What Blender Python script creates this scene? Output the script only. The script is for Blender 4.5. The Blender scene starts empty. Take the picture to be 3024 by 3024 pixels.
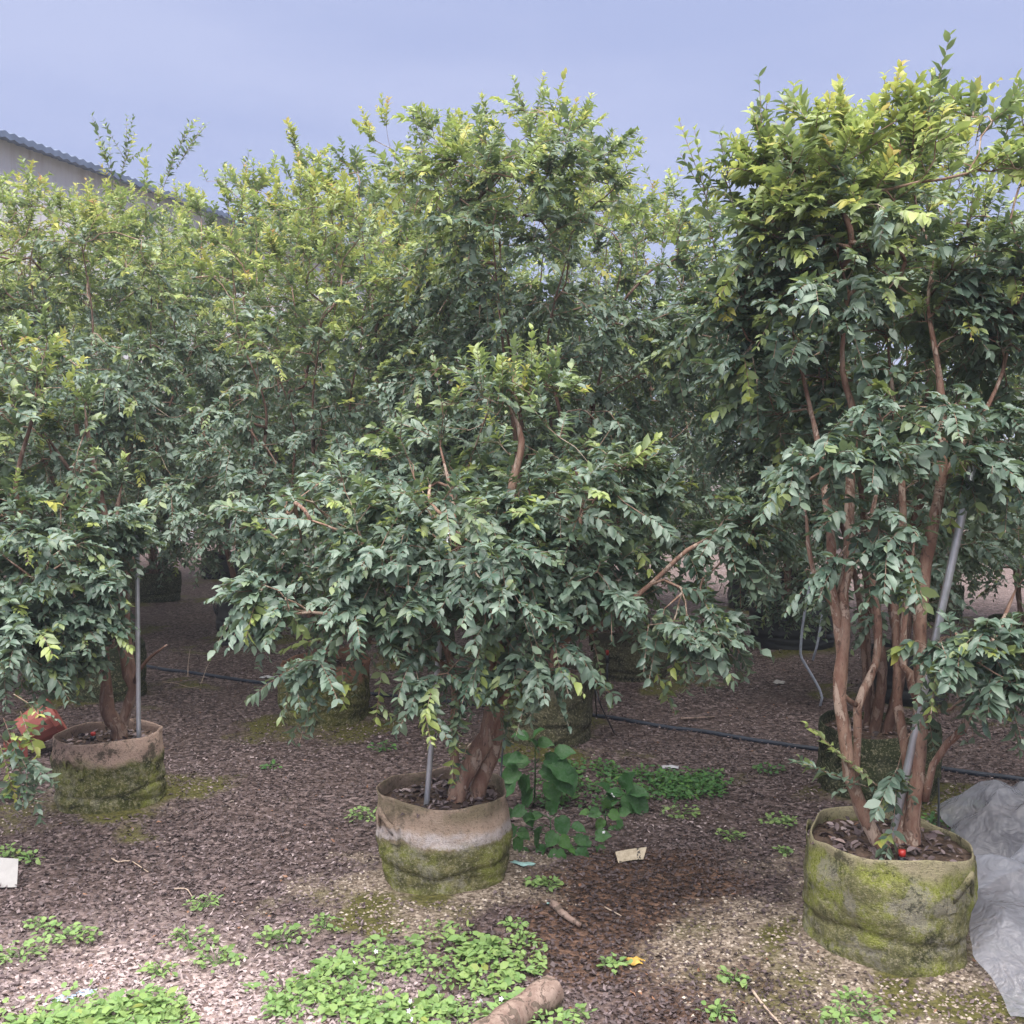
import bpy, bmesh, math, random
import numpy as np
from mathutils import Vector, Matrix, noise as mnoise

# ------------------------------------------------------------------ camera, sky, sun, exposure
S = bpy.context.scene
COL = S.collection
CAM_H = 1.72
PITCH = math.radians(3.0)
cam_d = bpy.data.cameras.new('camera')
cam_d.lens = 36.0; cam_d.sensor_width = 36.0
cam_d.clip_start = 0.05; cam_d.clip_end = 2000
cam = bpy.data.objects.new('camera', cam_d); COL.objects.link(cam)
cam.location = (0, 0, CAM_H)
cam.rotation_euler = (math.pi/2 - PITCH, 0, 0)
S.camera = cam

SUN_EL, SUN_AZ = math.radians(72), math.radians(190)      # azimuth clockwise from +Y: behind the camera
W = bpy.data.worlds.new('World'); S.world = W; W.use_nodes = True
nt = W.node_tree; nt.nodes.clear()
out = nt.nodes.new('ShaderNodeOutputWorld')
sky = nt.nodes.new('ShaderNodeTexSky'); sky.sky_type = 'NISHITA'; sky.sun_disc = False
sky.sun_elevation = SUN_EL; sky.sun_rotation = SUN_AZ
bg1 = nt.nodes.new('ShaderNodeBackground'); bg1.inputs['Strength'].default_value = 0.015
nt.links.new(sky.outputs[0], bg1.inputs['Color'])
tc = nt.nodes.new('ShaderNodeTexCoord')
mp = nt.nodes.new('ShaderNodeMapping'); mp.inputs['Scale'].default_value = (1.2, 1.2, 5.0)
mp.inputs['Rotation'].default_value = (0, math.radians(12), 0)
nt.links.new(tc.outputs['Generated'], mp.inputs['Vector'])
nz = nt.nodes.new('ShaderNodeTexNoise'); nz.inputs['Scale'].default_value = 1.6; nz.inputs['Detail'].default_value = 5
nt.links.new(mp.outputs[0], nz.inputs['Vector'])
rp = nt.nodes.new('ShaderNodeValToRGB')
rp.color_ramp.elements[0].position = 0.38; rp.color_ramp.elements[0].color = (0.182, 0.212, 0.342, 1)
rp.color_ramp.elements[1].position = 0.64; rp.color_ramp.elements[1].color = (0.222, 0.248, 0.370, 1)
nt.links.new(nz.outputs[0], rp.inputs[0])
bg2 = nt.nodes.new('ShaderNodeBackground'); bg2.inputs['Strength'].default_value = 0.285
nt.links.new(rp.outputs[0], bg2.inputs['Color'])
mx = nt.nodes.new('ShaderNodeMixShader'); mx.inputs[0].default_value = 0.93
nt.links.new(bg1.outputs[0], mx.inputs[1]); nt.links.new(bg2.outputs[0], mx.inputs[2])
nt.links.new(mx.outputs[0], out.inputs['Surface'])

sun_d = bpy.data.lights.new('sun', 'SUN'); sun_d.energy = 1.5; sun_d.angle = math.radians(85)
sun_d.color = (1.0, 0.95, 0.88)
sun = bpy.data.objects.new('sun', sun_d); COL.objects.link(sun)
sdir = Vector((math.sin(SUN_AZ)*math.cos(SUN_EL), math.cos(SUN_AZ)*math.cos(SUN_EL), math.sin(SUN_EL)))
sun.rotation_euler = sdir.to_track_quat('Z', 'Y').to_euler()
sun.location = (0, -4, 12)
vs = S.view_settings
vs.view_transform = 'Standard'; vs.look = 'None'; vs.exposure = 3.0; vs.gamma = 1.0; vs.use_curve_mapping = False
S.cycles.max_bounces = 6; S.cycles.diffuse_bounces = 3; S.cycles.glossy_bounces = 2
S.cycles.transmission_bounces = 4; S.cycles.transparent_max_bounces = 8

# ------------------------------------------------------------------ helpers
rng = np.random.default_rng(7)
random.seed(7)
_c, _s = math.cos(PITCH), math.sin(PITCH)
def ray(px, py):
    a = (px - 1512)/3024.0; b = (1512 - py)/3024.0
    return Vector((a, _c + b*_s, -_s + b*_c))
def P(px, py, depth):                      # photo pixel at a given distance along +Y
    r = ray(px, py); r = r*(depth/r.y)
    return Vector((r.x, r.y, CAM_H + r.z))
def G(px, py, z=0.0):                      # photo pixel on the ground
    r = ray(px, py); t = (z - CAM_H)/r.z
    return Vector((r.x*t, r.y*t, z))

def tag(o, label=None, cat=None, group=None, kind=None):
    if label: o['label'] = label
    if cat: o['category'] = cat
    if group: o['group'] = group
    if kind: o['kind'] = kind
    return o
def empty(name, loc, label=None, cat=None, group=None):
    o = bpy.data.objects.new(name, None); COL.objects.link(o); o.location = loc
    o.empty_display_size = 0.1
    return tag(o, label, cat, group)
def link(name, me, mat=None, parent=None, loc=None):
    o = bpy.data.objects.new(name, me); COL.objects.link(o)
    if mat is not None and not me.materials: me.materials.append(mat)
    if parent is not None: o.parent = parent
    if loc is not None: o.location = loc
    return o
def mesh_np(name, V, F, smooth=True, data=None):
    """V (n,3); F list of arrays of equal-sized polygons; data (n,4) colour attribute"""
    me = bpy.data.meshes.new(name)
    V = np.asarray(V, dtype=np.float32)
    Fs = F if isinstance(F, list) else [F]
    me.vertices.add(len(V)); me.vertices.foreach_set('co', V.ravel())
    loops = np.concatenate([f.ravel() for f in Fs]).astype(np.int32)
    sizes = np.concatenate([np.full(len(f), f.shape[1]) for f in Fs]).astype(np.int32)
    starts = np.concatenate([[0], np.cumsum(sizes)[:-1]]).astype(np.int32)
    me.loops.add(len(loops)); me.loops.foreach_set('vertex_index', loops)
    me.polygons.add(len(sizes)); me.polygons.foreach_set('loop_start', starts)
    try: me.polygons.foreach_set('loop_total', sizes)
    except Exception: pass
    me.polygons.foreach_set('use_smooth', np.full(len(sizes), smooth))
    if data is not None:
        at = me.attributes.new('leafdata', 'FLOAT_COLOR', 'POINT')
        at.data.foreach_set('color', np.asarray(data, dtype=np.float32).ravel())
    me.update(calc_edges=True); me.validate()
    return me
class MB:
    def __init__(s): s.V = []; s.F = {}; s.n = 0; s.D = []
    def add(s, V, F, d=None):
        V = np.asarray(V, float); F = np.asarray(F)
        s.V.append(V); s.F.setdefault(F.shape[1], []).append(F + s.n); s.n += len(V)
        if d is not None: s.D.append(np.asarray(d, float))
    def mesh(s, name, smooth=True):
        return mesh_np(name, np.concatenate(s.V), [np.concatenate(f) for f in s.F.values()], smooth,
                       np.concatenate(s.D) if s.D else None)
    def build(s, name, mat, parent=None, smooth=True, loc=None):
        return link(name, s.mesh(name, smooth), mat, parent, loc)
def tube(mb, pts, rad, sides=6, cap=True, rough=0.0):
    pts = np.asarray(pts, float); n = len(pts)
    rad = np.broadcast_to(np.asarray(rad, float), (n,))
    t = np.gradient(pts, axis=0); t /= np.linalg.norm(t, axis=1)[:, None] + 1e-9
    u = np.cross(t[0], [0.3, 0.2, 1.0])
    if np.linalg.norm(u) < 1e-3: u = np.cross(t[0], [1, 0, 0])
    U = np.zeros_like(pts)
    for i in range(n):
        u = u - t[i]*np.dot(u, t[i]); u /= np.linalg.norm(u) + 1e-9; U[i] = u
    B = np.cross(t, U)
    a = np.arange(sides)*2*math.pi/sides
    R = rad[:, None, None]*np.ones((n, sides, 1))
    if rough: R = R*(1 + rng.normal(0, rough, R.shape))
    V = pts[:, None, :] + R*(np.cos(a)[None, :, None]*U[:, None, :] + np.sin(a)[None, :, None]*B[:, None, :])
    idx = np.arange(n*sides).reshape(n, sides)
    q = np.stack([idx[:-1], np.roll(idx[:-1], -1, 1), np.roll(idx[1:], -1, 1), idx[1:]], -1).reshape(-1, 4)
    mb.add(V.reshape(-1, 3), q)
    if cap:
        b = mb.n
        mb.add(np.array([pts[0], pts[-1]]), np.zeros((0, 3), int))
        k = np.arange(sides)
        o0 = b - n*sides
        f0 = np.stack([np.full(sides, b), o0 + (k+1) % sides, o0 + k], -1)
        f1 = np.stack([np.full(sides, b+1), o0+(n-1)*sides+k, o0+(n-1)*sides+(k+1) % sides], -1)
        mb.F.setdefault(3, []).append(np.concatenate([f0, f1]))
def spline(pts, step=0.05):
    pts = [np.asarray(p, float) for p in pts]
    if len(pts) == 2: pts = [pts[0], (pts[0]+pts[1])/2, pts[1]]
    ex = [2*pts[0]-pts[1]] + pts + [2*pts[-1]-pts[-2]]
    o = []
    for i in range(1, len(ex)-2):
        p0, p1, p2, p3 = ex[i-1:i+3]
        k = max(1, int(np.linalg.norm(p2-p1)/step))
        for j in range(k):
            t = j/k
            o.append(0.5*((2*p1)+(-p0+p2)*t+(2*p0-5*p1+4*p2-p3)*t*t+(-p0+3*p1-3*p2+p3)*t**3))
    o.append(pts[-1])
    return np.array(o)
def unit(v):
    return v/(np.linalg.norm(v, axis=-1, keepdims=True)+1e-9)

# ------------------------------------------------------------------ materials
class NT:
    def __init__(s, name):
        s.m = bpy.data.materials.new(name); s.m.use_nodes = True
        s.t = s.m.node_tree; s.t.nodes.clear()
        s.out = s.t.nodes.new('ShaderNodeOutputMaterial')
    def n(s, typ, **kw):
        nd = s.t.nodes.new('ShaderNode'+typ)
        for k, v in kw.items():
            if k.startswith('_'): setattr(nd, k[1:], v)
            else:
                key = int(k[1:]) if k[0] == 'i' and k[1:].isdigit() else k.replace('__', ' ')
                s.set(nd.inputs[key], v)
        return nd
    def set(s, sock, v):
        if isinstance(v, bpy.types.NodeSocket): s.t.links.new(v, sock)
        elif isinstance(v, bpy.types.Node): s.t.links.new(v.outputs[0], sock)
        else:
            if sock.type == 'RGBA' and len(v) == 3: v = (*v, 1)
            sock.default_value = v
    def mix(s, f, a, b, bt='MIX'):
        nd = s.t.nodes.new('ShaderNodeMix'); nd.data_type = 'RGBA'; nd.blend_type = bt
        s.set(nd.inputs[0], f); s.set(nd.inputs[6], a); s.set(nd.inputs[7], b)
        return nd.outputs[2]
    def math(s, op, a, b=0.0, clamp=False):
        nd = s.t.nodes.new('ShaderNodeMath'); nd.operation = op; nd.use_clamp = clamp
        s.set(nd.inputs[0], a); s.set(nd.inputs[1], b); return nd.outputs[0]
    def ramp(s, f, stops):
        nd = s.t.nodes.new('ShaderNodeValToRGB'); e = nd.color_ramp.elements
        while len(e) < len(stops): e.new(0.5)
        for el, (p, c) in zip(e, stops):
            el.position = p; el.color = (*c, 1) if len(c) == 3 else c
        s.set(nd.inputs[0], f); return nd.outputs[0]
    def step(s, f, lo, hi):
        nd = s.t.nodes.new('ShaderNodeMapRange'); nd.interpolation_type = 'SMOOTHSTEP'
        s.set(nd.inputs[0], f); s.set(nd.inputs[1], lo); s.set(nd.inputs[2], hi)
        return nd.outputs[0]
    def noise(s, vec, scale, detail=4, rough=0.6, dist=0.0):
        nd = s.n('TexNoise', Scale=scale, Detail=detail, Roughness=rough, Distortion=dist)
        if vec is not None: s.set(nd.inputs['Vector'], vec)
        return nd.outputs[0]
    def fin(s, shader):
        s.t.links.new(shader.outputs[0] if isinstance(shader, bpy.types.Node) else shader, s.out.inputs['Surface']); return s.m
def pbsdf(t, color, rough=0.6, spec=0.5, bump=None, bstr=0.4, bdist=0.01, metal=0.0):
    b = t.n('BsdfPrincipled', Base__Color=color, Roughness=rough, Metallic=metal)
    b.inputs['Specular IOR Level'].default_value = spec
    if bump is not None:
        bp = t.n('Bump', Strength=bstr, Distance=bdist, Height=bump)
        t.t.links.new(bp.outputs[0], b.inputs['Normal'])
    return b

def leaf_material(name, mature, mature2, young, yellow, flush, rough=0.42, spec=0.5, trans=0.22):
    t = NT(name)
    at = t.n('Attribute', _attribute_name='leafdata')
    sep = t.n('SeparateColor', Color=at.outputs['Color'])
    tint, rnd, tone = sep.outputs[0], sep.outputs[1], sep.outputs[2]
    a = t.mix(rnd, mature, mature2)
    c = t.mix(t.step(tint, 0.15, 0.5), a, young)
    c = t.mix(t.step(tint, 0.5, 0.8), c, yellow)
    c = t.mix(t.step(tint, 0.86, 1.0), c, flush)
    geo = t.n('NewGeometry')
    nz = t.noise(geo.outputs['Position'], 90, 2)
    c = t.mix(t.step(nz, 0.35, 0.75), c, t.mix(0.25, c, (0.22, 0.25, 0.22)))
    spot = t.noise(geo.outputs['Position'], 34, 5, 0.75)
    c = t.mix(t.math('MULTIPLY', t.step(spot, 0.66, 0.70), 0.75), c, (0.17, 0.12, 0.055))
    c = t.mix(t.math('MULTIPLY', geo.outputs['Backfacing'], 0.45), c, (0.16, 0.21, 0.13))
    b = pbsdf(t, c, rough, spec)
    tr = t.n('BsdfTranslucent', Color=t.mix(0.35, c, (0.30, 0.42, 0.05)))
    ms = t.n('MixShader', i0=t.math('ADD', trans, t.math('MULTIPLY', tint, 0.42))); t.t.links.new(b.outputs[0], ms.inputs[1]); t.t.links.new(tr.outputs[0], ms.inputs[2])
    return t.fin(ms)
M = {}
M['leaf'] = leaf_material('glossy_leaf', (0.034, 0.080, 0.056), (0.180, 0.252, 0.190), (0.36, 0.44, 0.12), (0.62, 0.58, 0.13), (0.60, 0.27, 0.12), 0.42, 0.6, 0.20)
M['weed'] = leaf_material('weed_leaf', (0.12, 0.23, 0.06), (0.22, 0.35, 0.11), (0.32, 0.46, 0.15), (0.40, 0.42, 0.10), (0.4, 0.2, 0.1), 0.55, 0.35, 0.25)
M['darkweed'] = leaf_material('dark_weed_leaf', (0.03, 0.115, 0.028), (0.055, 0.16, 0.04), (0.11, 0.26, 0.05), (0.3, 0.36, 0.08), (0.3, 0.2, 0.1), 0.55, 0.35, 0.2)
M['farleaf'] = leaf_material('far_leaf', (0.09, 0.13, 0.085), (0.13, 0.17, 0.11), (0.2, 0.25, 0.1), (0.3, 0.3, 0.1), (0.3, 0.2, 0.1), 0.5, 0.4, 0.2)
def m_bark(name, c1, c2, c3):
    t = NT(name); g = t.n('TexCoord')
    mp = t.n('Mapping', Vector=g.outputs['Object'], Scale=(1, 1, 0.4))
    n1 = t.noise(mp, 30, 6, 0.7); n2 = t.noise(mp, 17, 5, 0.65, 1.2); n3 = t.noise(mp, 120, 3); n4 = t.noise(mp, 40, 4, 0.6, 2.0)
    c = t.mix(t.step(n1, 0.38, 0.62), c1, c2)
    flake = t.step(n2, 0.53, 0.56)
    c = t.mix(flake, c, c3)
    c = t.mix(t.math('MULTIPLY', t.step(n4, 0.60, 0.64), 0.8), c, (0.085, 0.05, 0.04))
    c = t.mix(t.math('MULTIPLY', t.step(n3, 0.5, 0.75), 0.45), c, (0.10, 0.065, 0.05))
    h = t.math('ADD', t.math('MULTIPLY', n1, 0.7), t.math('MULTIPLY', flake, -0.5))
    return t.fin(pbsdf(t, c, 0.68, 0.3, h, 0.9, 0.008))
M['bark'] = m_bark('peeling_bark', (0.18, 0.095, 0.068), (0.30, 0.195, 0.145), (0.40, 0.30, 0.24))
M['bark_dark'] = m_bark('brown_bark', (0.09, 0.048, 0.036), (0.15, 0.088, 0.065), (0.21, 0.145, 0.115))
M['twig'] = m_bark('twig_bark', (0.20, 0.12, 0.085), (0.30, 0.20, 0.15), (0.36, 0.29, 0.23))

def m_simple(name, c, rough=0.6, spec=0.4, var=0.25, scale=30, metal=0.0, bump=0.0):
    t = NT(name); g = t.n('TexCoord')
    n1 = t.noise(g.outputs['Object'], scale, 5)
    d = tuple(x*(1-var) for x in c); l = tuple(min(1, x*(1+var)) for x in c)
    col = t.ramp(n1, [(0.3, d), (0.7, l)])
    return t.fin(pbsdf(t, col, rough, spec, n1 if bump else None, bump, 0.01, metal))
M['steel'] = m_simple('galvanised_steel', (0.50, 0.52, 0.56), 0.38, 0.5, 0.22, 14, 0.75, 0.05)
M['black_plastic'] = m_simple('black_plastic', (0.016, 0.018, 0.024), 0.42, 0.5, 0.3, 40)
M['hose'] = m_simple('hose_plastic', (0.022, 0.030, 0.048), 0.5, 0.4, 0.4, 12, 0, 0.1)
M['red'] = m_simple('red_plastic', (0.36, 0.025, 0.02), 0.4, 0.5, 0.1)
M['soil'] = m_simple('pot_soil', (0.085, 0.058, 0.045), 0.9, 0.2, 0.55, 60, 0, 0.9)
M['terracotta'] = m_simple('red_plastic_pot', (0.26, 0.075, 0.060), 0.55, 0.4, 0.22, 9)
M['paper'] = m_simple('stained_card', (0.33, 0.32, 0.315), 0.8, 0.2, 0.10, 20)
M['strap'] = m_simple('grey_strap', (0.33, 0.36, 0.42), 0.5, 0.4, 0.25, 40)
M['wood'] = m_bark('weathered_wood', (0.17, 0.115, 0.095), (0.27, 0.20, 0.168), (0.12, 0.09, 0.072))
M['stick'] = m_simple('dry_stick', (0.36, 0.28, 0.22), 0.8, 0.2, 0.25, 25)
M['petal'] = m_simple('white_petal', (0.75, 0.74, 0.80), 0.6, 0.3, 0.06)

def m_litter(name, stops):
    t = NT(name)
    at = t.n('Attribute', _attribute_name='leafdata'); sep = t.n('SeparateColor', Color=at.outputs['Color'])
    c = t.ramp(sep.outputs[0], stops)
    g = t.n('NewGeometry')
    c = t.mix(t.math('MULTIPLY', t.noise(g.outputs['Position'], 120, 3), 0.5), c, t.mix(0.5, c, (0.06, 0.045, 0.04)))
    return t.fin(pbsdf(t, c, 0.6, 0.35))
M['litter'] = m_litter('dead_leaf', [(0.0, (0.028, 0.020, 0.021)), (0.3, (0.072, 0.051, 0.053)), (0.55, (0.120, 0.088, 0.091)), (0.8, (0.21, 0.16, 0.164)), (0.97, (0.40, 0.325, 0.325)), (1.0, (0.24, 0.12, 0.07))])
M['grit'] = m_litter('pale_grit', [(0.0, (0.09, 0.068, 0.052)), (0.35, (0.19, 0.147, 0.115)), (0.7, (0.32, 0.26, 0.21)), (1.0, (0.52, 0.45, 0.38))])

# ------------------------------------------------------------------ layout: pots (x, y on the ground)
def GP(px, py): g = G(px, py); return (g.x, g.y)
POT = {
 'right':  (1.315, 3.52), 'centre': (-0.277, 4.10), 'left': (-1.975, 4.97),
 'b_left2': (-4.65, 8.05), 'b_left': (-2.93, 7.30), 'b_midleft': (-1.23, 6.69), 'b_mid': (0.22, 6.18), 'b_right': (1.88, 5.19),
 'c_left2': (-4.15, 10.2), 'c_left': (-2.45, 9.5), 'c_midleft': (-0.77, 8.76), 'c_mid': (0.93, 8.0), 'c_right': (2.80, 7.2),
 'a_left2': (-3.80, 5.85), 'a_right2': (3.05, 2.75), 'b_right2': (3.60, 4.45), 'c_right2': (4.55, 6.45), 'b_left3': (-6.4, 8.8), 'c_left3': (-5.9, 11.0),
 'd_left2': (-4.3, 12.3), 'd_left': (-2.5, 11.6), 'd_midleft': (-0.8, 10.8), 'd_mid': (0.8, 10.1), 'd_right': (2.56, 9.3), 'd_right2': (4.35, 8.6),
 'e_mid': (0.95, 12.3), 'e_right': (2.75, 11.6), 'e_right2': (4.5, 10.8), 'e_right3': (6.2, 10.0), 'd_right3': (6.1, 7.9),
 'e_left2': (-4.1, 14.5), 'e_left': (-2.4, 13.8), 'e_midleft': (-0.7, 13.0), 'e_left3': (-5.9, 15.3), 'd_left3': (-6.0, 13.1),
}
_ph = rng.uniform(0, 6.28, 40)
def fbm2(x, y, f, seed=0, oct=4):
    v = 0; a = 1.0
    for k in range(oct):
        i = (seed*5 + k*3) % 37
        c, s = math.cos(1.3*k+seed), math.sin(1.3*k+seed)
        v = v + a*np.sin((x*c+y*s)*f + _ph[i] + 1.7*np.sin((y*c-x*s)*f*0.63+_ph[i+1])); f *= 1.93; a *= 0.55
    return v/2.0
def ground_h(x, y):
    h = 0.012*fbm2(x, y, 1.7, 1) + 0.006*fbm2(x, y, 7.0, 3)
    for k, (px, py) in POT.items():
        r2 = (x-px)**2+(y-py)**2
        h = h + (0.055 if k in ('right', 'centre', 'left') else 0.035)*np.exp(-(r2/0.17)**1.0)
    far = np.clip((np.hypot(x, y)-25)/60, 0, 1)
    return h*(1-far)
def gz(x, y): return float(ground_h(np.array([float(x)]), np.array([float(y)]))[0])
def GG(px, py, lift=0.0):
    g = G(px, py); g.z = gz(g.x, g.y)
    g2 = G(px, py, g.z); g2.z = gz(g2.x, g2.y) + lift
    return g2

# ------------------------------------------------------------------ ground
def axis(lo, hi, step, far):
    core = np.arange(lo, hi+1e-6, step)
    e = []; d = step
    while True:
        d *= 1.28
        v = (e[-1] if e else 0)+d
        e.append(v)
        if v > far: break
    e = np.array(e)
    return np.concatenate([(lo-e)[::-1], core, hi+e])
ax = axis(-5.0, 5.0, 0.04, 600); ay = axis(1.2, 13.0, 0.045, 600)
X, Y = np.meshgrid(ax, ay)
H = ground_h(X, Y)
def zones(x, y):
    m = 0*x; m2 = 0*x
    for k, (px, py) in POT.items():
        r = np.hypot(x-px, (y-py))
        w = 0.62 if k == 'right' else 0.5
        if k not in ('right', 'centre'):
            m2 = np.maximum(m2, np.clip(0.95-(r-0.26)/w + 0.6*fbm2(x, y, 5, 5) + 0.3*fbm2(x, y, 16, 2), 0, 1)); continue
        m = np.maximum(m, np.clip(0.95-(r-0.26)/w + 0.55*fbm2(x, y, 5, 5) + 0.25*fbm2(x, y, 16, 2), 0, 1))
    g = GP(2350, 2800)                               # sandy apron in front of the right pot
    m = np.maximum(m, np.clip(1.05-np.hypot((x-g[0])/0.75, (y-g[1])/0.42) + 0.3*fbm2(x, y, 6, 2), 0, 1))
    g = GP(2650, 3000)
    m = np.maximum(m, np.clip(1.1-np.hypot((x-g[0])/0.75, (y-g[1])/0.5) + 0.3*fbm2(x, y, 6, 2), 0, 1))
    moss = np.clip(m*1.0*np.clip(0.22+0.7*fbm2(x, y, 4.2, 7)+0.4*fbm2(x, y, 13, 4), 0, 1), 0, 1)
    moss = np.maximum(moss, m2*np.clip(0.62+0.5*fbm2(x, y, 7, 3), 0, 1))
    m = np.maximum(m, 0.42*m2)
    g = GP(1880, 2730)                               # wet dark brown soil between the pots
    wet = np.clip(1.25-np.hypot((x-g[0])/0.62, (y-g[1])/0.75) + 0.35*fbm2(x, y, 5, 6), 0, 1)*(1-0.6*m)
    g = GP(520, 3000)                                # paler litter towards the lower left
    pale = np.clip(1.15-np.hypot((x-g[0])/1.15, (y-g[1])/0.85)+0.3*fbm2(x, y, 4, 8), 0, 1)*(1-m)
    lane = np.clip((y-0.44*x*-1-14.6)/1.2, 0, 1)
    pale = np.maximum(pale, 0.2*lane)
    return m, moss, wet, pale
zm, zmo, zw, zp = zones(X, Y)
V = np.stack([X, Y, H], -1).reshape(-1, 3)
ny, nx = X.shape
I = np.arange(ny*nx).reshape(ny, nx)
Fq = np.stack([I[:-1, :-1], I[:-1, 1:], I[1:, 1:], I[1:, :-1]], -1).reshape(-1, 4)
me = mesh_np('ground', V, Fq, True, np.stack([zm, zmo, zw, zp], -1).reshape(-1, 4))
t = NT('leaf_littered_soil')
geo = t.n('NewGeometry'); pos = geo.outputs['Position']
at = t.n('Attribute', _attribute_name='leafdata'); sep = t.n('SeparateColor', Color=at.outputs['Color'])
vo = t.n('TexVoronoi', Vector=pos, Scale=48.0); vo2 = t.n('TexVoronoi', Vector=pos, Scale=85.0)
cs = t.n('SeparateColor', Color=vo.outputs['Color']); cs2 = t.n('SeparateColor', Color=vo2.outputs['Color'])
lit = t.ramp(cs.outputs[0], [(0, (0.026, 0.018, 0.017)), (0.4, (0.072, 0.050, 0.047)), (0.75, (0.135, 0.098, 0.095)), (1, (0.24, 0.185, 0.18))])
big = t.noise(pos, 1.8, 4)
lit = t.mix(t.step(big, 0.4, 0.7), lit, t.mix(0.5, lit, (0.085, 0.058, 0.05)))
tan = t.ramp(cs2.outputs[0], [(0, (0.105, 0.080, 0.060)), (0.5, (0.20, 0.155, 0.12)), (1, (0.37, 0.305, 0.25))])
mossc = t.ramp(t.noise(pos, 60, 4), [(0.3, (0.045, 0.045, 0.014)), (0.7, (0.135, 0.125, 0.036))])
wetc = t.ramp(cs.outputs[1], [(0, (0.03, 0.018, 0.013)), (0.6, (0.085, 0.048, 0.034)), (1, (0.17, 0.10, 0.07))])
palec = t.ramp(cs.outputs[2], [(0, (0.17, 0.12, 0.11)), (0.5, (0.33, 0.25, 0.235)), (1, (0.55, 0.45, 0.43))])
c = t.mix(at.outputs['Alpha'], lit, palec)
c = t.mix(t.step(sep.outputs[2], 0.1, 0.5), c, wetc)
c = t.mix(t.step(sep.outputs[0], 0.2, 0.75), c, tan)
c = t.mix(t.step(sep.outputs[1], 0.2, 0.6), c, mossc)
hh = t.math('ADD', t.math('MULTIPLY', vo.outputs['Distance'], -0.6), t.math('MULTIPLY', t.noise(pos, 70, 4), 0.9))
M['ground'] = t.fin(pbsdf(t, c, 0.85, 0.25, hh, 0.9, 0.02))
go = link('ground', me, M['ground']); tag(go, kind='structure')

# ------------------------------------------------------------------ leaf shapes
def leaf_verts(hi=True):
    """unit leaf: +Y length, X width, Z normal; returns verts, faces(tris)"""
    if hi:
        c = [(0, 0, 0), (0, 0.36, -0.005), (0, 0.72, -0.045), (0, 1.0, -0.13)]
        l = [(-0.42, 0.24, 0.055), (-0.44, 0.60, 0.03)]
        V = np.array(c + l + [(-a, b, d) for a, b, d in l])
        F = np.array([(0, 1, 4), (1, 5, 4), (1, 2, 5), (2, 3, 5), (0, 6, 1), (1, 6, 7), (1, 7, 2), (2, 7, 3)])
        return V, F
    V = np.array([(0, 0, 0), (0, 0.5, -0.03), (0, 1, -0.12), (-0.5, 0.42, 0.05), (0.5, 0.42, 0.05)])
    F = np.array([(0, 1, 3), (1, 2, 3), (0, 4, 1), (1, 4, 2)])
    return V, F
LV_HI, LF_HI = leaf_verts(True); LV_LO, LF_LO = leaf_verts(False)
# heart-shaped weed leaf with a toothed edge
def heart_leaf():
    pts = [(0, 0.0)]
    n = 9
    for i in range(n+1):
        a = i/n
        r = 0.5*math.sin(math.pi*min(1, 0.10+a*0.9))**0.75
        y = -0.10+1.10*a
        tooth = 0.05 if i % 2 else -0.02
        pts.append((r+tooth*(1-a), y))
    side = [(x, y, 0.30*x-0.24*y*y+0.05*math.sin(9*y)) for x, y in pts[1:-1]]
    mid = [(0, y, -0.24*y*y-0.02) for y in np.linspace(0, 1, n)]
    return mid, side
def heart_mesh():
    mid, side = heart_leaf()
    n = len(side)
    V = [mid[0]] + side + [(0, 1.06, -0.30)] + [(-x, y, z) for x, y, z in side] + [(0, 0.35, -0.05), (0, 0.7, -0.14)]
    V = np.array(V); tip = n+1; c1 = 2*n+2; c2 = 2*n+3
    F = []
    for off, fl in ((1, 1), (n+2, -1)):
        ids = [0]+list(range(off, off+n))+[tip]
        for k in range(len(ids)-1):
            cc = c1 if k < len(ids)*0.55 else c2
            F.append((cc, ids[k], ids[k+1]) if fl > 0 else (cc, ids[k+1], ids[k]))
        kk = int(math.ceil(len(ids)*0.55))
        F.append((c1, ids[kk], c2) if fl > 0 else (c1, c2, ids[kk]))
    return V, np.array(F)
HV, HF = heart_mesh()

def frames(d, up):
    Yv = unit(d); Zv = unit(up - (up*Yv).sum(-1, keepdims=True)*Yv); Xv = np.cross(Yv, Zv)
    return Xv, Yv, Zv
def leaf_arrays(L, LV, LF):
    """L dict of arrays pos,dir,up,len,wid,tint,rnd -> V,F,D"""
    Xv, Yv, Zv = frames(L['dir'], L['up'])
    n = len(Yv); k = len(LV)
    V = (L['pos'][:, None, :] + LV[None, :, 0:1]*L['wid'][:, None, None]*Xv[:, None, :]
         + LV[None, :, 1:2]*L['len'][:, None, None]*Yv[:, None, :]
         + LV[None, :, 2:3]*L['len'][:, None, None]*Zv[:, None, :]*L['curl'][:, None, None])
    F = (LF[None] + (np.arange(n)*k)[:, None, None]).reshape(-1, 3)
    D = np.zeros((n, k, 4)); D[..., 0] = L['tint'][:, None]; D[..., 1] = L['rnd'][:, None]; D[..., 3] = 1
    return V.reshape(-1, 3), F, D.reshape(-1, 4)
def cat_leaves(Ls):
    return {k: np.concatenate([l[k] for l in Ls]) for k in Ls[0]}
def sub_leaves(L, m): return {k: v[m] for k, v in L.items()}

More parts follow.
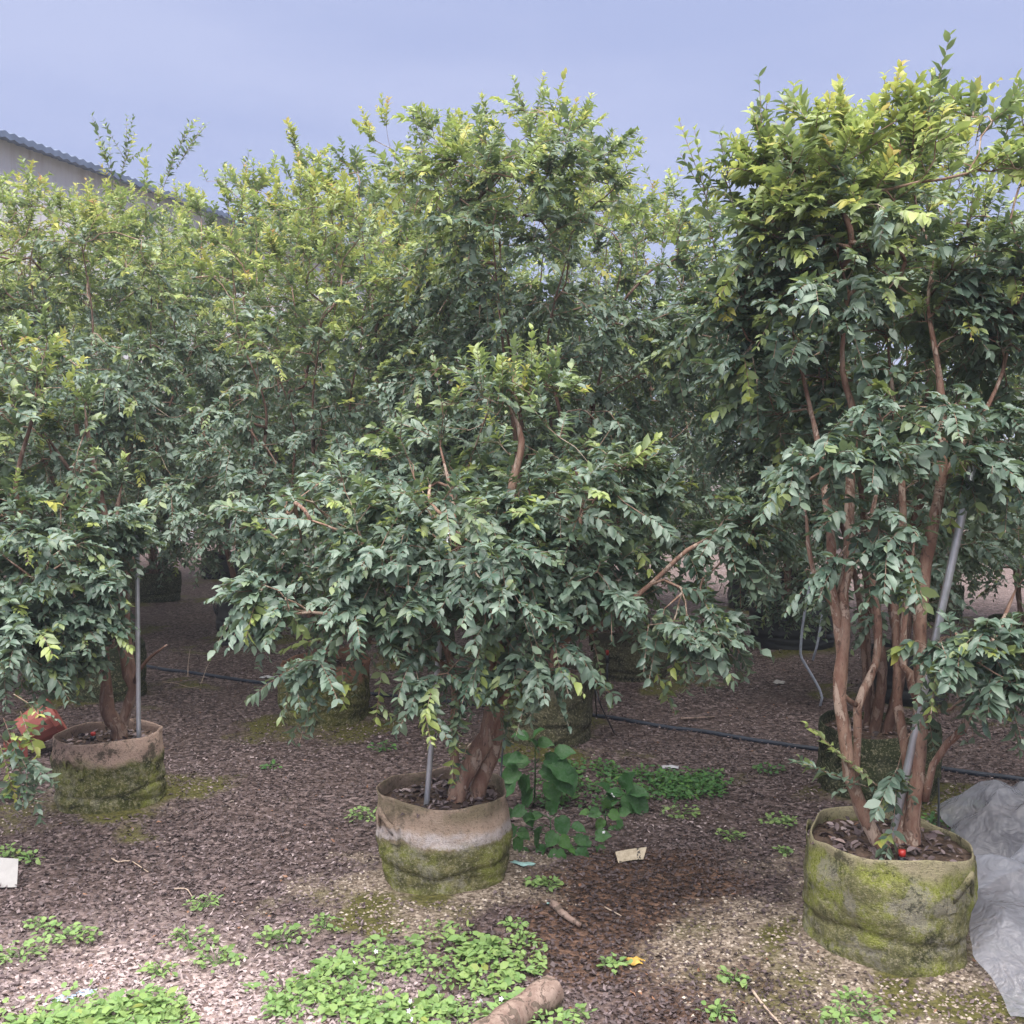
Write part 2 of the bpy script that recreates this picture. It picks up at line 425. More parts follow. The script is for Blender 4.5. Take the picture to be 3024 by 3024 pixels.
# ------------------------------------------------------------------ tree generator
def make_shoots(base, d, length, tintbase, r, droop, leaf_len, twigs, gap):
    """one leafy shoot per row: opposite leaf pairs on an arching twig"""
    out = []
    up = np.array([0, 0, 1.0])
    for i in range(len(base)):
        n = max(3, int(length[i]/gap[i]))
        tt = (np.arange(n)+0.6)/n
        dr = d[i]/np.linalg.norm(d[i])
        bend = -droop[i]*length[i]*0.75
        pts = base[i] + dr[None]*(tt*length[i])[:, None]
        pts[:, 2] += bend*tt**2
        tang = unit(dr[None]*length[i] + np.stack([0*tt, 0*tt, 2*bend*tt], -1))
        if length[i] > 0.05:
            k = np.array([0, n//2, n-1])
            twigs.append((np.vstack([base[i], pts[k[1]], pts[k[2]]]), np.array([0.0022, 0.0016, 0.0010])))
        side = np.cross(tang, up); sl = np.linalg.norm(side, axis=1, keepdims=True)
        rs = r.normal(0, 1, 3)
        side = np.where(sl < 0.25, np.cross(tang, rs[None]/np.linalg.norm(rs)), side)
        side = unit(side)
        roll = r.normal(0, 0.45); rs_ = r.uniform(-0.1, 0.3)
        nrm = np.cross(side, tang)
        side = unit(side*math.cos(roll)+nrm*math.sin(roll))
        if abs(tang[:, 2].mean()) > 0.75:                       # upright shoots: decussate
            s2 = np.cross(tang, side)
            alt = (np.arange(n) % 2)[:, None]
            side = unit(np.where(alt == 0, side, s2))
        for sg in (-1, 1):
            fwd = 0.55 + 0.35*tt
            ld = side*sg*(1.0-0.25*tt)[:, None] + tang*fwd[:, None]
            ld[:, 2] += -0.16*max(0.0, droop[i]+0.05) - 0.02 + r.normal(0, 0.16, n)
            ld += r.normal(0, 0.16, (n, 3))
            nu = np.tile(up, (n, 1)) + np.array([0, -0.18, 0]) + r.normal(0, 0.36, (n, 3)) + tang*0.15
            if abs(tang[:, 2].mean()) > 0.75: nu = tang*0.8 + nu*0.45
            size = leaf_len*r.uniform(0.5, 1.38, n)*r.uniform(0.85, 1.15)*(0.72+0.55*np.sin(np.pi*np.clip(tt*0.9+0.08, 0, 1)))
            tint = np.clip(tintbase[i]*(0.55+0.6*tt) + r.normal(0, 0.05, n), 0, 1)
            keep = r.random(n) > 0.07
            out.append(dict(pos=pts[keep], dir=ld[keep], up=nu[keep], len=size[keep], wid=(size*r.uniform(0.44, 0.58, n))[keep],
                            tint=tint[keep], rnd=np.clip(r.beta(1.3, 1.3, n)*0.8+rs_, 0, 1)[keep], curl=r.uniform(0.2, 2.6, n)[keep]))
    return out
def grow_tree(stems, blobs, n_targets, seed, leaf_len=0.05, shoots_per=3.0, shoot_len=(0.08, 0.22), young=0.15, top_young=0.5,
              upshoots=(), attach_z=0.5, clump=0.0, droop=0.45, side_p=0.36):
    """stems: list of (pts, radii); blobs: list of (centre, radii, weight)"""
    r = np.random.default_rng(seed)
    nodes = []; dirs = []; parent = []; chain = []; stem_r = []
    chains = []; stem_tips = []
    for pts, rad in stems:
        taper = rad[-1] < rad[0]*0.85 and pts[-1][2] > 0.9
        sp = spline(pts, 0.05)
        rr = np.interp(np.linspace(0, 1, len(sp)), np.linspace(0, 1, len(rad)), rad)
        base = len(nodes)
        for i, p in enumerate(sp):
            nodes.append(p); dirs.append(unit(sp[min(i+1, len(sp)-1)]-sp[max(i-1, 0)]))
            parent.append(base+i-1 if i else -1); stem_r.append(rr[i])
        rr[-4:] = np.minimum(rr[-4:], np.linspace(max(rr[-4] if len(rr) > 3 else 0.005, 0.003), 0.0028, 4)[-len(rr[-4:]):]) if taper else rr[-4:]
        for q_ in range(len(sp)): stem_r[base+q_] = rr[q_]
        chains.append(('stem', list(range(base, base+len(sp)))))
        if taper: stem_tips.append(base+len(sp)-1)
    n_stem = len(nodes)
    # targets in the crown
    w = np.array([b[2] for b in blobs], float); w /= w.sum()
    T = []
    while len(T) < n_targets:
        b = blobs[r.choice(len(blobs), p=w)]
        v = r.normal(0, 1, 3); v /= np.linalg.norm(v)
        p = np.array(b[0]) + v*np.array(b[1])*r.random()**0.42
        if clump and mnoise.noise(Vector(p*2.6+seed)) < -0.22*clump + r.normal(0, 0.08): continue
        T.append(p)
    T = np.array(T)
    N = np.zeros((n_stem + n_targets*30, 3)); N[:n_stem] = nodes
    D = np.zeros_like(N); D[:n_stem] = dirs
    cnt = n_stem
    okz = np.ones(len(N), bool); okz[:n_stem] = N[:n_stem, 2] > attach_z
    dmin = np.array([np.linalg.norm(N[:n_stem][okz[:n_stem]]-t_, axis=1).min() for t_ in T])
    for ti in np.argsort(dmin):
        t_ = T[ti]
        dv = t_ - N[:cnt]; dd = np.linalg.norm(dv, axis=1)+1e-6
        cosang = (dv*D[:cnt]).sum(1)/dd
        score = dd*(1+0.75*(1-cosang)); score[~okz[:cnt]] = 1e9; score[dd < 0.03] = 1e9
        a = int(np.argmin(score)); A = N[a]; L = dd[a]
        k = max(2, min(28, int(L/0.055)))
        ctrl = A + D[a]*L*0.38 + np.array([0, 0, 0.10*L]) + r.normal(0, 0.05*L, 3)
        s = np.linspace(0, 1, k+1)[1:]
        pts = ((1-s)**2)[:, None]*A + (2*s*(1-s))[:, None]*ctrl + (s**2)[:, None]*t_
        pts[:-1] += r.normal(0, 0.006, (k-1, 3)) if k > 1 else 0
        ids = list(range(cnt, cnt+k))
        N[cnt:cnt+k] = pts
        prev = np.vstack([A, pts[:-1]]); D[cnt:cnt+k] = unit(pts-prev)
        parent += [a]+ids[:-1]
        chains.append(('branch', [a]+ids)); cnt += k
    N = N[:cnt]; D = D[:cnt]
    tips = np.zeros(cnt)
    for kind, ids in chains:
        if kind == 'branch': tips[ids[-1]] += 1
    for i in range(cnt-1, -1, -1):
        if parent[i] >= 0: tips[parent[i]] += tips[i]
    R = 0.0017*np.maximum(tips, 1)**0.46
    for i in range(n_stem): R[i] = max(min(R[i], stem_r[i]), stem_r[i])
    trunk, twig = MB(), MB()
    for kind, ids in chains:
        if kind == 'stem':
            tube(trunk, N[ids], R[ids]*(1+r.normal(0, 0.045, len(ids))), 10, True, 0.07)
        else:
            rr = R[ids].copy(); rr[0] = rr[1]
            rr = np.minimum.accumulate(rr)
            if rr[0] > 0.0065: tube(trunk, N[ids], rr, 6, True, 0.03)
            else: tube(twig, N[ids], rr, 4 if rr[0] > 0.003 else 3, False)
    # shoots
    zt = T[:, 2]; z0, z1 = np.percentile(zt, 50), zt.max()
    C = T.mean(0)
    base = []; dr = []; ln = []; tb = []; dp = []; gp_ = []
    for i in stem_tips:
        for _ in range(4):
            base.append(N[i]); dr.append(D[i]*0.8+r.normal(0, 0.5, 3)); ln.append(r.uniform(*shoot_len)); tb.append(r.uniform(0, 0.4)); dp.append(0.1)
    for kind, ids in chains:
        if kind != 'branch': continue
        for q, i in enumerate(ids[1:]):
            tip = i == ids[-1]
            if tip: m = 1 + r.poisson(shoots_per*(1-0.5*np.clip((N[i][2]-z0)/(z1-z0+1e-6), 0, 1)))
            elif tips[i] <= 3: m = 1 if r.random() < side_p else 0
            elif tips[i] <= 9: m = 1 if r.random() < 0.10 else 0
            else: m = 0
            for _ in range(m):
                p = N[i]
                outv = unit(p-C)*np.array([1, 1, 0.5])
                v = D[i]*0.7 + outv*0.55 + r.normal(0, 0.55, 3)
                hz = float(np.clip((p[2]-z0)/(z1-z0+1e-6), 0, 1))
                v[2] += -0.12 + 0.95*hz**1.6
                base.append(p); dr.append(v); ln.append(r.uniform(*shoot_len))
                dp.append(droop*(1-hz**1.2)*r.uniform(0.3, 1.5) - 0.1*hz)
                u = r.random()
                pr = young*0.6 + 1.25*top_young*hz**0.9
                tb.append(r.uniform(0.22+0.14*hz, 0.48+0.45*hz) if u < pr*0.88 else (r.uniform(0.55+0.25*hz, 0.75+0.3*hz) if u < pr*0.95 else r.uniform(0.0, 0.2)+0.22*hz))  # new growth; tops also tinted paler, standing in for backlight and bloom
    gp_ = [leaf_len*0.385]*len(base)
    for (p0, p1, n) in upshoots:                                   # long leaders standing above the crown
        p0, p1 = np.array(p0), np.array(p1)
        base.append(p0); dr.append(p1-p0); ln.append(np.linalg.norm(p1-p0)); tb.append(r.uniform(0.1, 0.6)); dp.append(-0.03)
        for q in range(n):
            f = r.uniform(0.15, 0.7); b = p0+(p1-p0)*f
            base.append(b); v = unit(p1-p0)+r.normal(0, 0.38, 3); dr.append(v)
            ln.append(np.linalg.norm(p1-p0)*r.uniform(0.25, 0.5)); tb.append(r.uniform(0.05, 0.7)); dp.append(-0.1)
    tl = []
    gp_ += [leaf_len*0.66]*(len(base)-len(gp_))
    Ls = make_shoots(np.array(base), np.array(dr), np.array(ln), np.array(tb), r, np.array(dp), leaf_len, tl, gp_)
    for pts, rad in tl: tube(twig, pts, rad, 3, False)
    return trunk, twig, cat_leaves(Ls)

# shared meshes for the leaves that are objects of their own
LEAF_MESH = {}
def single_leaf_mesh(tint, rnd, curl, wid, mat='leaf'):
    k = (mat, int(tint*7.99), int(rnd*3.99), int(min(2.7, curl)*1.99), int(min(0.66, wid)*18))
    if k not in LEAF_MESH:
        V = LV_HI.copy(); V[:, 0] *= (k[4]+0.5)/18; V[:, 2] *= (k[3]+0.5)/2
        D = np.zeros((len(V), 4)); D[:, 0] = (k[1]+0.5)/8; D[:, 1] = (k[2]+0.5)/4; D[:, 3] = 1
        me = mesh_np('leaf', V, LF_HI, True, D); me.materials.append(M[mat]); LEAF_MESH[k] = me
    return LEAF_MESH[k]
def place_leaf_objects(L, idx, parent, origin, mat='leaf'):
    Xv, Yv, Zv = frames(L['dir'][idx], L['up'][idx])
    for j, i in enumerate(idx):
        s = L['len'][i]
        me = single_leaf_mesh(L['tint'][i], L['rnd'][i], L['curl'][i], L['wid'][i]/s, mat)
        o = bpy.data.objects.new('leaf', me); COL.objects.link(o); o.parent = parent
        p = L['pos'][i]-origin
        m = Matrix(((Xv[j][0]*s, Yv[j][0]*s, Zv[j][0]*s, p[0]), (Xv[j][1]*s, Yv[j][1]*s, Zv[j][1]*s, p[1]),
                    (Xv[j][2]*s, Yv[j][2]*s, Zv[j][2]*s, p[2]), (0, 0, 0, 1)))
        o.matrix_local = m
GRID = np.full((512, 512), 0, np.int32)
def largest_visible(trees, want):
    """trees: list of leaf dicts, nearest first in the picture; picks the leaves that show largest"""
    rows = []
    for ti, L in enumerate(trees):
        c = L['pos'] + unit(L['dir'])*L['len'][:, None]*0.5
        y = c[:, 1]*_c - (c[:, 2]-CAM_H)*_s; x = c[:, 0]; z = c[:, 1]*_s + (c[:, 2]-CAM_H)*_c
        u = 256 + x/y*512; v = 256 - z/y*512
        Xv, Yv, Zv = frames(L['dir'], L['up'])
        view = unit(c-np.array([0, 0, CAM_H]))
        area = L['len']*L['wid']*np.abs((Zv*view).sum(1))/(y*y)
        rows.append(np.stack([np.full(len(u), ti), np.arange(len(u)), u, v, y, area], 1))
    A = np.concatenate(rows); A = A[np.argsort(A[:, 4])]
    vis = [[] for _ in trees]
    for ti, i, u, v, y, ar in A:
        a, b = int(u), int(v)
        if not (2 <= a < 510 and 2 <= b < 510): continue
        h = 1 if y > 5.6 else 2
        cell = GRID[b-1:b+h, a-1:a+h]
        if cell.mean() < 0.35: vis[int(ti)].append((ar, int(i)))
        cell[...] = 1
    return [[i for ar, i in sorted(v, reverse=True)[:w]] for v, w in zip(vis, want)]

TREES = []       # (root, crown, leaves dict, origin, hi)
def add_tree(key, label, gen, group=None, bark='bark_dark', hi=True, name='potted_tree'):
    x, y = POT[key]
    o = np.array([x, y, gz(x, y)+0.0])
    trunk, twig, L = gen
    root = empty(name, o, label, 'tree', group)
    for mb in (trunk, twig): mb.V = [v-o for v in mb.V]
    trunk.build('trunk', M[bark], root); twig.build('branches', M['twig'], root)
    TREES.append(dict(root=root, L=L, o=o, hi=hi, key=key))
    return root
def arr(*pts): return [np.array(p) for p in pts]
def PS(seq): return [np.array(P(*q)) for q in seq]

# --- the three trees of the front row: stems traced from the photograph at the distance of their pots
d = 3.5
R_stems = [
 (PS([(2655, 2600, 3.45), (2630, 2550, 3.46), (2578, 2464, 3.47), (2544, 2387, 3.47), (2511, 2291, 3.46), (2497, 2185, 3.45), (2480, 2054, 3.44), (2486, 1940, 3.44), (2493, 1847, 3.45), (2488, 1743, 3.46), (2504, 1681, 3.48), (2508, 1562, 3.5), (2510, 1433, 3.52), (2519, 1329, 3.53), (2522, 1226, 3.54), (2488, 1096, 3.55), (2492, 969, 3.55), (2498, 842, 3.56), (2470, 740, 3.56)]), [0.034, 0.024, 0.023, 0.0215, 0.021, 0.019, 0.018, 0.015, 0.011, 0.007, 0.004]),
 (PS([(2484, 1925, 3.455), (2467, 1795, 3.45), (2452, 1718, 3.45), (2456, 1614, 3.46), (2440, 1480, 3.5), (2420, 1330, 3.55), (2380, 1150, 3.62), (2340, 980, 3.66)]), [0.0165, 0.016, 0.0145, 0.013, 0.010, 0.007, 0.004]),
 (PS([(2462, 1790, 3.45), (2430, 1745, 3.44), (2405, 1700, 3.44), (2386, 1604, 3.45), (2382, 1536, 3.47), (2360, 1420, 3.5)]), [0.009, 0.0085, 0.0075, 0.006, 0.004]),
 (PS([(2522, 2310, 3.49), (2532, 2199, 3.50), (2532, 2090, 3.50), (2550, 2038, 3.51), (2586, 1961, 3.54), (2594, 1847, 3.57), (2575, 1700, 3.62), (2570, 1560, 3.68), (2600, 1400, 3.74)]), [0.015, 0.0145, 0.014, 0.013, 0.012, 0.010, 0.007]),
 (PS([(2488, 2050, 3.45), (2505, 2066, 3.47), (2528, 2082, 3.495)]), [0.009, 0.008, 0.009]),
 (PS([(2700, 2610, 3.47), (2694, 2540, 3.475), (2693, 2435, 3.48), (2712, 2267, 3.48), (2718, 2132, 3.48), (2718, 1976, 3.48), (2716, 1862, 3.48), (2726, 1718, 3.49), (2752, 1562, 3.5), (2778, 1433, 3.52), (2783, 1252, 3.55), (2770, 1080, 3.58), (2740, 900, 3.62), (2760, 760, 3.64)]), [0.032, 0.025, 0.0235, 0.023, 0.022, 0.020, 0.017, 0.013, 0.008, 0.004]),
 (PS([(2731, 2363, 3.475), (2755, 2258, 3.44), (2798, 2196, 3.41), (2841, 2157, 3.39), (2870, 2100, 3.37), (2892, 2038, 3.36), (2905, 1960, 3.37), (2950, 1860, 3.4), (3000, 1740, 3.45)]), [0.013, 0.0125, 0.012, 0.011, 0.009, 0.006]),
 (PS([(2734, 2140, 3.47), (2750, 2105, 3.44), (2809, 2095, 3.41), (2856, 2049, 3.39), (2880, 1985, 3.38)]), [0.007, 0.0065, 0.0055, 0.004]),
 (PS([(2640, 2600, 3.47), (2655, 2500, 3.49), (2660, 2411, 3.51), (2680, 2291, 3.53), (2664, 2158, 3.54), (2650, 2080, 3.55), (2649, 1976, 3.56), (2647, 1873, 3.57), (2640, 1740, 3.6), (2665, 1560, 3.66), (2660, 1380, 3.74), (2640, 1200, 3.82), (2620, 1000, 3.85)]), [0.027, 0.019, 0.0165, 0.016, 0.015, 0.014, 0.012, 0.009, 0.005]),
 (PS([(2713, 2080, 3.46), (2692, 2028, 3.44), (2686, 1985, 3.43), (2666, 1966, 3.43), (2668, 1847, 3.44), (2685, 1718, 3.44), (2700, 1600, 3.43)]), [0.0125, 0.012, 0.011, 0.011, 0.009, 0.006]),
 (PS([(2785, 1420, 3.52), (2830, 1330, 3.52), (2900, 1230, 3.55), (2960, 1100, 3.6), (2990, 950, 3.65)]), [0.010, 0.009, 0.007, 0.005]),
 (PS([(2650, 2560, 3.45), (2655, 2580, 3.44), (2665, 2610, 3.44)]), [0.02, 0.03, 0.036]),
]
R_blobs = [
 (P(2330, 850, 3.65), (0.28, 0.42, 0.36), 1.1), (P(2600, 640, 3.6), (0.50, 0.48, 0.30), 2.2), (P(2850, 760, 3.65), (0.36, 0.45, 0.38), 1.3),
 (P(2700, 900, 3.75), (0.55, 0.45, 0.34), 1.6), (P(2950, 1100, 3.75), (0.30, 0.45, 0.36), 1.0), (P(2330, 1130, 3.8), (0.28, 0.36, 0.26), 0.8),
 (P(2400, 560, 3.6), (0.28, 0.35, 0.24), 0.9), (P(2820, 480, 3.7), (0.35, 0.35, 0.22), 0.9), (P(2650, 1180, 3.95), (0.45, 0.25, 0.25), 0.6),
 (P(2420, 1340, 3.28), (0.22, 0.10, 0.07), 0.20), (P(2560, 1560, 3.24), (0.20, 0.08, 0.06), 0.16), (P(2680, 1650, 3.2), (0.22, 0.10, 0.06), 0.24),
 (P(2850, 1590, 3.2), (0.20, 0.12, 0.08), 0.24), (P(2840, 1880, 3.2), (0.15, 0.10, 0.08), 0.18), (P(2970, 1960, 3.2), (0.14, 0.12, 0.12), 0.25),
 (P(2960, 1380, 3.4), (0.18, 0.2, 0.14), 0.3), (P(2640, 1230, 3.3), (0.28, 0.12, 0.07), 0.18), (P(2620, 2290, 3.38), (0.06, 0.04, 0.06), 0.07),
 (P(2640, 1480, 4.0), (0.45, 0.2, 0.25), 0.35), (P(2160, 800, 3.7), (0.13, 0.2, 0.26), 0.35), (P(2250, 560, 3.65), (0.14, 0.2, 0.16), 0.25),
]
R_up = [(P(2690, 560, 3.6), P(2808, 105, 3.6), 2), (P(2260, 520, 3.6), P(2240, 225, 3.6), 5), (P(2330, 480, 3.6), P(2345, 250, 3.6), 4), (P(2120, 800, 3.7), P(2050, 385, 3.7), 5),
        (P(2480, 480, 3.6), P(2495, 300, 3.6), 2), (P(2660, 430, 3.6), P(2665, 265, 3.6), 3), (P(2720, 430, 3.6), P(2725, 280, 3.6), 2), (P(2880, 430, 3.6), P(2910, 285, 3.6), 3),
        (P(2440, 470, 3.6), P(2440, 330, 3.6), 2), (P(2180, 700, 3.65), P(2130, 400, 3.65), 4), (P(2960, 440, 3.65), P(3000, 290, 3.65), 3),
        (P(2580, 2330, 3.42), P(2345, 2250, 3.36), 1), (P(2590, 2320, 3.43), P(2380, 2145, 3.38), 1), (P(2590, 2340, 3.40), P(2680, 2330, 3.36), 3), (P(2640, 2440, 3.40), P(2610, 2550, 3.33), 2)]
add_tree('right', 'tall tree with bare pinkish peeling stems in the widest lime green mossy grow bag',
         grow_tree(R_stems, R_blobs, 560, 11, 0.0385, 2.4, (0.07, 0.19), 0.26, 1.25, R_up, 0.95, 0.5, 0.45), 'trees of the front row', 'bark')
C_stems = [
 (PS([(1300, 2460, 4.05), (1330, 2425, 4.05), (1345, 2372, 4.05), (1365, 2300, 4.05), (1400, 2240, 4.06), (1440, 2170, 4.07), (1460, 2100, 4.08), (1470, 2010, 4.1), (1480, 1900, 4.1), (1500, 1760, 4.1), (1490, 1600, 4.1), (1510, 1450, 4.1), (1540, 1300, 4.1), (1500, 1190, 4.1)]), [0.046, 0.038, 0.036, 0.033, 0.030, 0.026, 0.02, 0.014, 0.008]),
 (PS([(1400, 2430, 4.1), (1410, 2340, 4.1), (1435, 2270, 4.1), (1465, 2180, 4.09), (1464, 2100, 4.08), (1440, 1960, 4.05), (1400, 1850, 4.0), (1380, 1720, 3.95), (1350, 1600, 3.95), (1330, 1450, 3.98), (1300, 1320, 4.0)]), [0.036, 0.032, 0.029, 0.024, 0.019, 0.014, 0.009, 0.006]),
 (PS([(1350, 2330, 4.04), (1342, 2230, 4.02), (1338, 2150, 4.0), (1345, 2060, 3.97), (1330, 1950, 3.93), (1290, 1850, 3.9), (1200, 1740, 3.85), (1145, 1666, 3.8), (1011, 1573, 3.72), (917, 1536, 3.68)]), [0.020, 0.0175, 0.016, 0.014, 0.012, 0.009, 0.006, 0.004]),
 (PS([(1462, 2120, 4.08), (1500, 2050, 4.05), (1560, 1960, 4.0), (1640, 1900, 3.95), (1762, 1852, 3.9), (1918, 1728, 3.85), (2031, 1624, 3.82), (2125, 1578, 3.8), (2210, 1540, 3.8)]), [0.019, 0.017, 0.0145, 0.012, 0.010, 0.008, 0.005]),
 (PS([(1478, 1960, 4.1), (1560, 1900, 4.08), (1633, 1850, 4.05), (1640, 1780, 4.03), (1628, 1740, 4.0), (1674, 1690, 3.98), (1700, 1600, 3.98), (1720, 1480, 4.0), (1690, 1350, 4.02)]), [0.015, 0.014, 0.012, 0.009, 0.006]),
 (PS([(1336, 1980, 3.95), (1260, 1930, 3.88), (1150, 1900, 3.8), (1050, 1900, 3.72), (960, 1930, 3.66)]), [0.009, 0.008, 0.006, 0.004]),
 (PS([(1600, 1700, 4.0), (1612, 1650, 4.02), (1590, 1560, 4.04), (1560, 1440, 4.06)]), [0.009, 0.008, 0.006]),
 (PS([(1500, 1750, 4.1), (1530, 1800, 4.1), (1580, 1780, 4.15), (1680, 1650, 4.25), (1800, 1500, 4.35), (1850, 1400, 4.4)]), [0.012, 0.012, 0.009, 0.006]),
]
C_blobs = [
 (P(1480, 1420, 4.05), (0.55, 0.45, 0.34), 1.9), (P(1250, 1600, 3.95), (0.45, 0.40, 0.34), 1.5), (P(1700, 1560, 4.0), (0.42, 0.42, 0.36), 1.4),
 (P(950, 1590, 3.75), (0.28, 0.26, 0.17), 0.8), (P(870, 1720, 3.7), (0.22, 0.22, 0.12), 0.5), (P(2060, 1570, 3.85), (0.28, 0.22, 0.13), 0.7),
 (P(1980, 1830, 3.75), (0.22, 0.15, 0.12), 0.32), (P(1430, 1720, 3.78), (0.40, 0.28, 0.22), 0.8), (P(1150, 1800, 3.75), (0.26, 0.22, 0.16), 0.4),
 (P(960, 1960, 3.62), (0.16, 0.10, 0.05), 0.09), (P(1290, 2020, 3.7), (0.10, 0.10, 0.10), 0.10), (P(1560, 1950, 3.7), (0.18, 0.12, 0.10), 0.16),
 (P(1500, 1250, 4.1), (0.36, 0.35, 0.20), 0.8), (P(1150, 1480, 4.1), (0.35, 0.35, 0.2), 0.5), (P(1800, 1380, 4.2), (0.3, 0.3, 0.2), 0.5),
 (P(1850, 1700, 3.9), (0.3, 0.3, 0.2), 0.5),
]
C_dn = [(P(1500, 1900, 3.75), P(1520, 2170, 3.72), 1), (P(1300, 2050, 3.72), P(1275, 2190, 3.7), 1), (P(1750, 1880, 3.8), P(1800, 2105, 3.75), 1), (P(1900, 1900, 3.75), P(1995, 2110, 3.7), 2),
        (P(980, 1950, 3.66), P(870, 2110, 3.6), 1), (P(1010, 1960, 3.66), P(1015, 2090, 3.6), 1), (P(1130, 1950, 3.7), P(1110, 2130, 3.66), 1), (P(1380, 2200, 3.9), P(1340, 2330, 3.86), 0), (P(1440, 2080, 3.85), P(1520, 2180, 3.8), 1),
        (P(2060, 1750, 3.8), P(2130, 1960, 3.75), 2), (P(2150, 1570, 3.8), P(2255, 1500, 3.8), 2), (P(800, 1700, 3.7), P(705, 1850, 3.65), 2), (P(830, 1600, 3.7), P(750, 1540, 3.68), 2)]
add_tree('centre', 'low spreading tree with drooping sprays and a leaning thick trunk in the pink banded bag',
         grow_tree(C_stems, C_blobs, 520, 23, 0.0385, 1.7, (0.08, 0.21), 0.16, 0.10, C_dn, 0.62, 0.55, 0.55), 'trees of the front row', 'bark')
L_stems = [
 (PS([(345, 2250, 4.97), (350, 2200, 4.97), (352, 2148, 4.97), (331, 2128, 4.96), (317, 2099, 4.96), (314, 2024, 4.95), (308, 1941, 4.95), (312, 1830, 4.96), (318, 1718, 4.97), (320, 1604, 4.98), (300, 1480, 5.0), (270, 1350, 5.0), (250, 1200, 5.0)]), [0.046, 0.036, 0.024, 0.022, 0.022, 0.020, 0.017, 0.013, 0.008]),
 (PS([(352, 2160, 4.97), (366, 2130, 4.98), (378, 2080, 4.99), (394, 2032, 5.0), (378, 1995, 5.0), (366, 1933, 5.0), (352, 1880, 5.0), (346, 1795, 5.0), (325, 1680, 5.0), (335, 1560, 5.02), (360, 1430, 5.05)]), [0.027, 0.025, 0.024, 0.022, 0.019, 0.016, 0.010]),
 (PS([(394, 2032, 5.0), (392, 1990, 5.02), (380, 1900, 5.04), (372, 1800, 5.05), (350, 1650, 5.08), (300, 1500, 5.1), (200, 1380, 5.1), (120, 1260, 5.1)]), [0.018, 0.017, 0.016, 0.014, 0.010, 0.007]),
 (PS([(396, 2020, 5.0), (406, 1987, 4.96), (430, 1955, 4.94), (447, 1938, 4.93), (493, 1904, 4.9)]), [0.010, 0.009, 0.007, 0.004]),
 (PS([(314, 2000, 4.95), (280, 1900, 4.85), (200, 1800, 4.7), (110, 1720, 4.55), (20, 1650, 4.45)]), [0.014, 0.012, 0.010, 0.008, 0.006]),
 (PS([(312, 1860, 4.95), (250, 1760, 4.9), (130, 1620, 4.85), (50, 1480, 4.8), (60, 1360, 4.8), (95, 1240, 4.8), (110, 1130, 4.82)]), [0.015, 0.0145, 0.013, 0.011, 0.009, 0.006]),
 (PS([(250, 1860, 4.78), (120, 1870, 4.5), (0, 1930, 4.25), (-60, 2020, 4.1), (-20, 2120, 4.0)]), [0.009, 0.008, 0.006, 0.004]),
]
L_blobs = [
 (P(130, 1640, 4.6), (0.36, 0.36, 0.26), 1.4), (P(290, 1620, 4.75), (0.24, 0.25, 0.18), 0.8), (P(80, 1850, 4.45), (0.30, 0.3, 0.20), 1.0),
 (P(240, 1850, 4.6), (0.20, 0.2, 0.14), 0.55), (P(20, 1350, 4.7), (0.36, 0.4, 0.30), 1.2), (P(-150, 1500, 4.7), (0.45, 0.45, 0.5), 1.6), (P(150, 1150, 5.0), (0.35, 0.4, 0.26), 0.8),
 (P(40, 2130, 4.0), (0.11, 0.12, 0.12), 0.3), (P(20, 2250, 4.05), (0.10, 0.1, 0.10), 0.2), (P(-200, 1900, 4.4), (0.4, 0.35, 0.3), 0.7), (P(330, 1760, 4.7), (0.12, 0.1, 0.12), 0.25),
]
L_dn = [(P(40, 2050, 4.0), P(170, 2130, 3.95), 1), (P(10, 2120, 4.0), P(60, 2260, 3.95), 2), (P(0, 2200, 4.05), P(50, 2370, 4.0), 2), (P(60, 2100, 4.0), P(110, 2240, 3.95), 2)]
add_tree('left', 'spreading tree leaning out over the red pot, in the mossy bag with a pale rim',
         grow_tree(L_stems, L_blobs, 430, 31, 0.040, 2.1, (0.07, 0.19), 0.20, 0.12, L_dn, 0.7, 0.5, 0.5), 'trees of the front row', 'bark_dark')

# --- rows behind: several stems fanning out of the bag
def generic_stems(x, y, n, top, spread, seed, z0=0.25, r0=0.022):
    r = np.random.default_rng(seed); st = []
    for i in range(n):
        a = 6.283*(i+r.uniform(-0.3, 0.3))/n; e = spread*r.uniform(0.5, 1.1)
        b = np.array([x+0.05*math.cos(a), y+0.05*math.sin(a), z0])
        tp = np.array([x+e*math.cos(a), y+e*math.sin(a), top*r.uniform(0.72, 0.95)])
        pts = [b]
        for f in (0.2, 0.4, 0.6, 0.8):
            q = b+(tp-b)*f; q[:2] += r.normal(0, 0.045, 2)
            q[:2] = (q[:2]*0.75 + np.array([x, y])*0.25) if f < 0.5 else q[:2]
            pts.append(q)
        pts.append(tp)
        k = r.uniform(0.75, 1.15)*r0
        st.append((pts, [k*1.2, k, k*0.85, k*0.6, k*0.3, 0.004]))
    return st
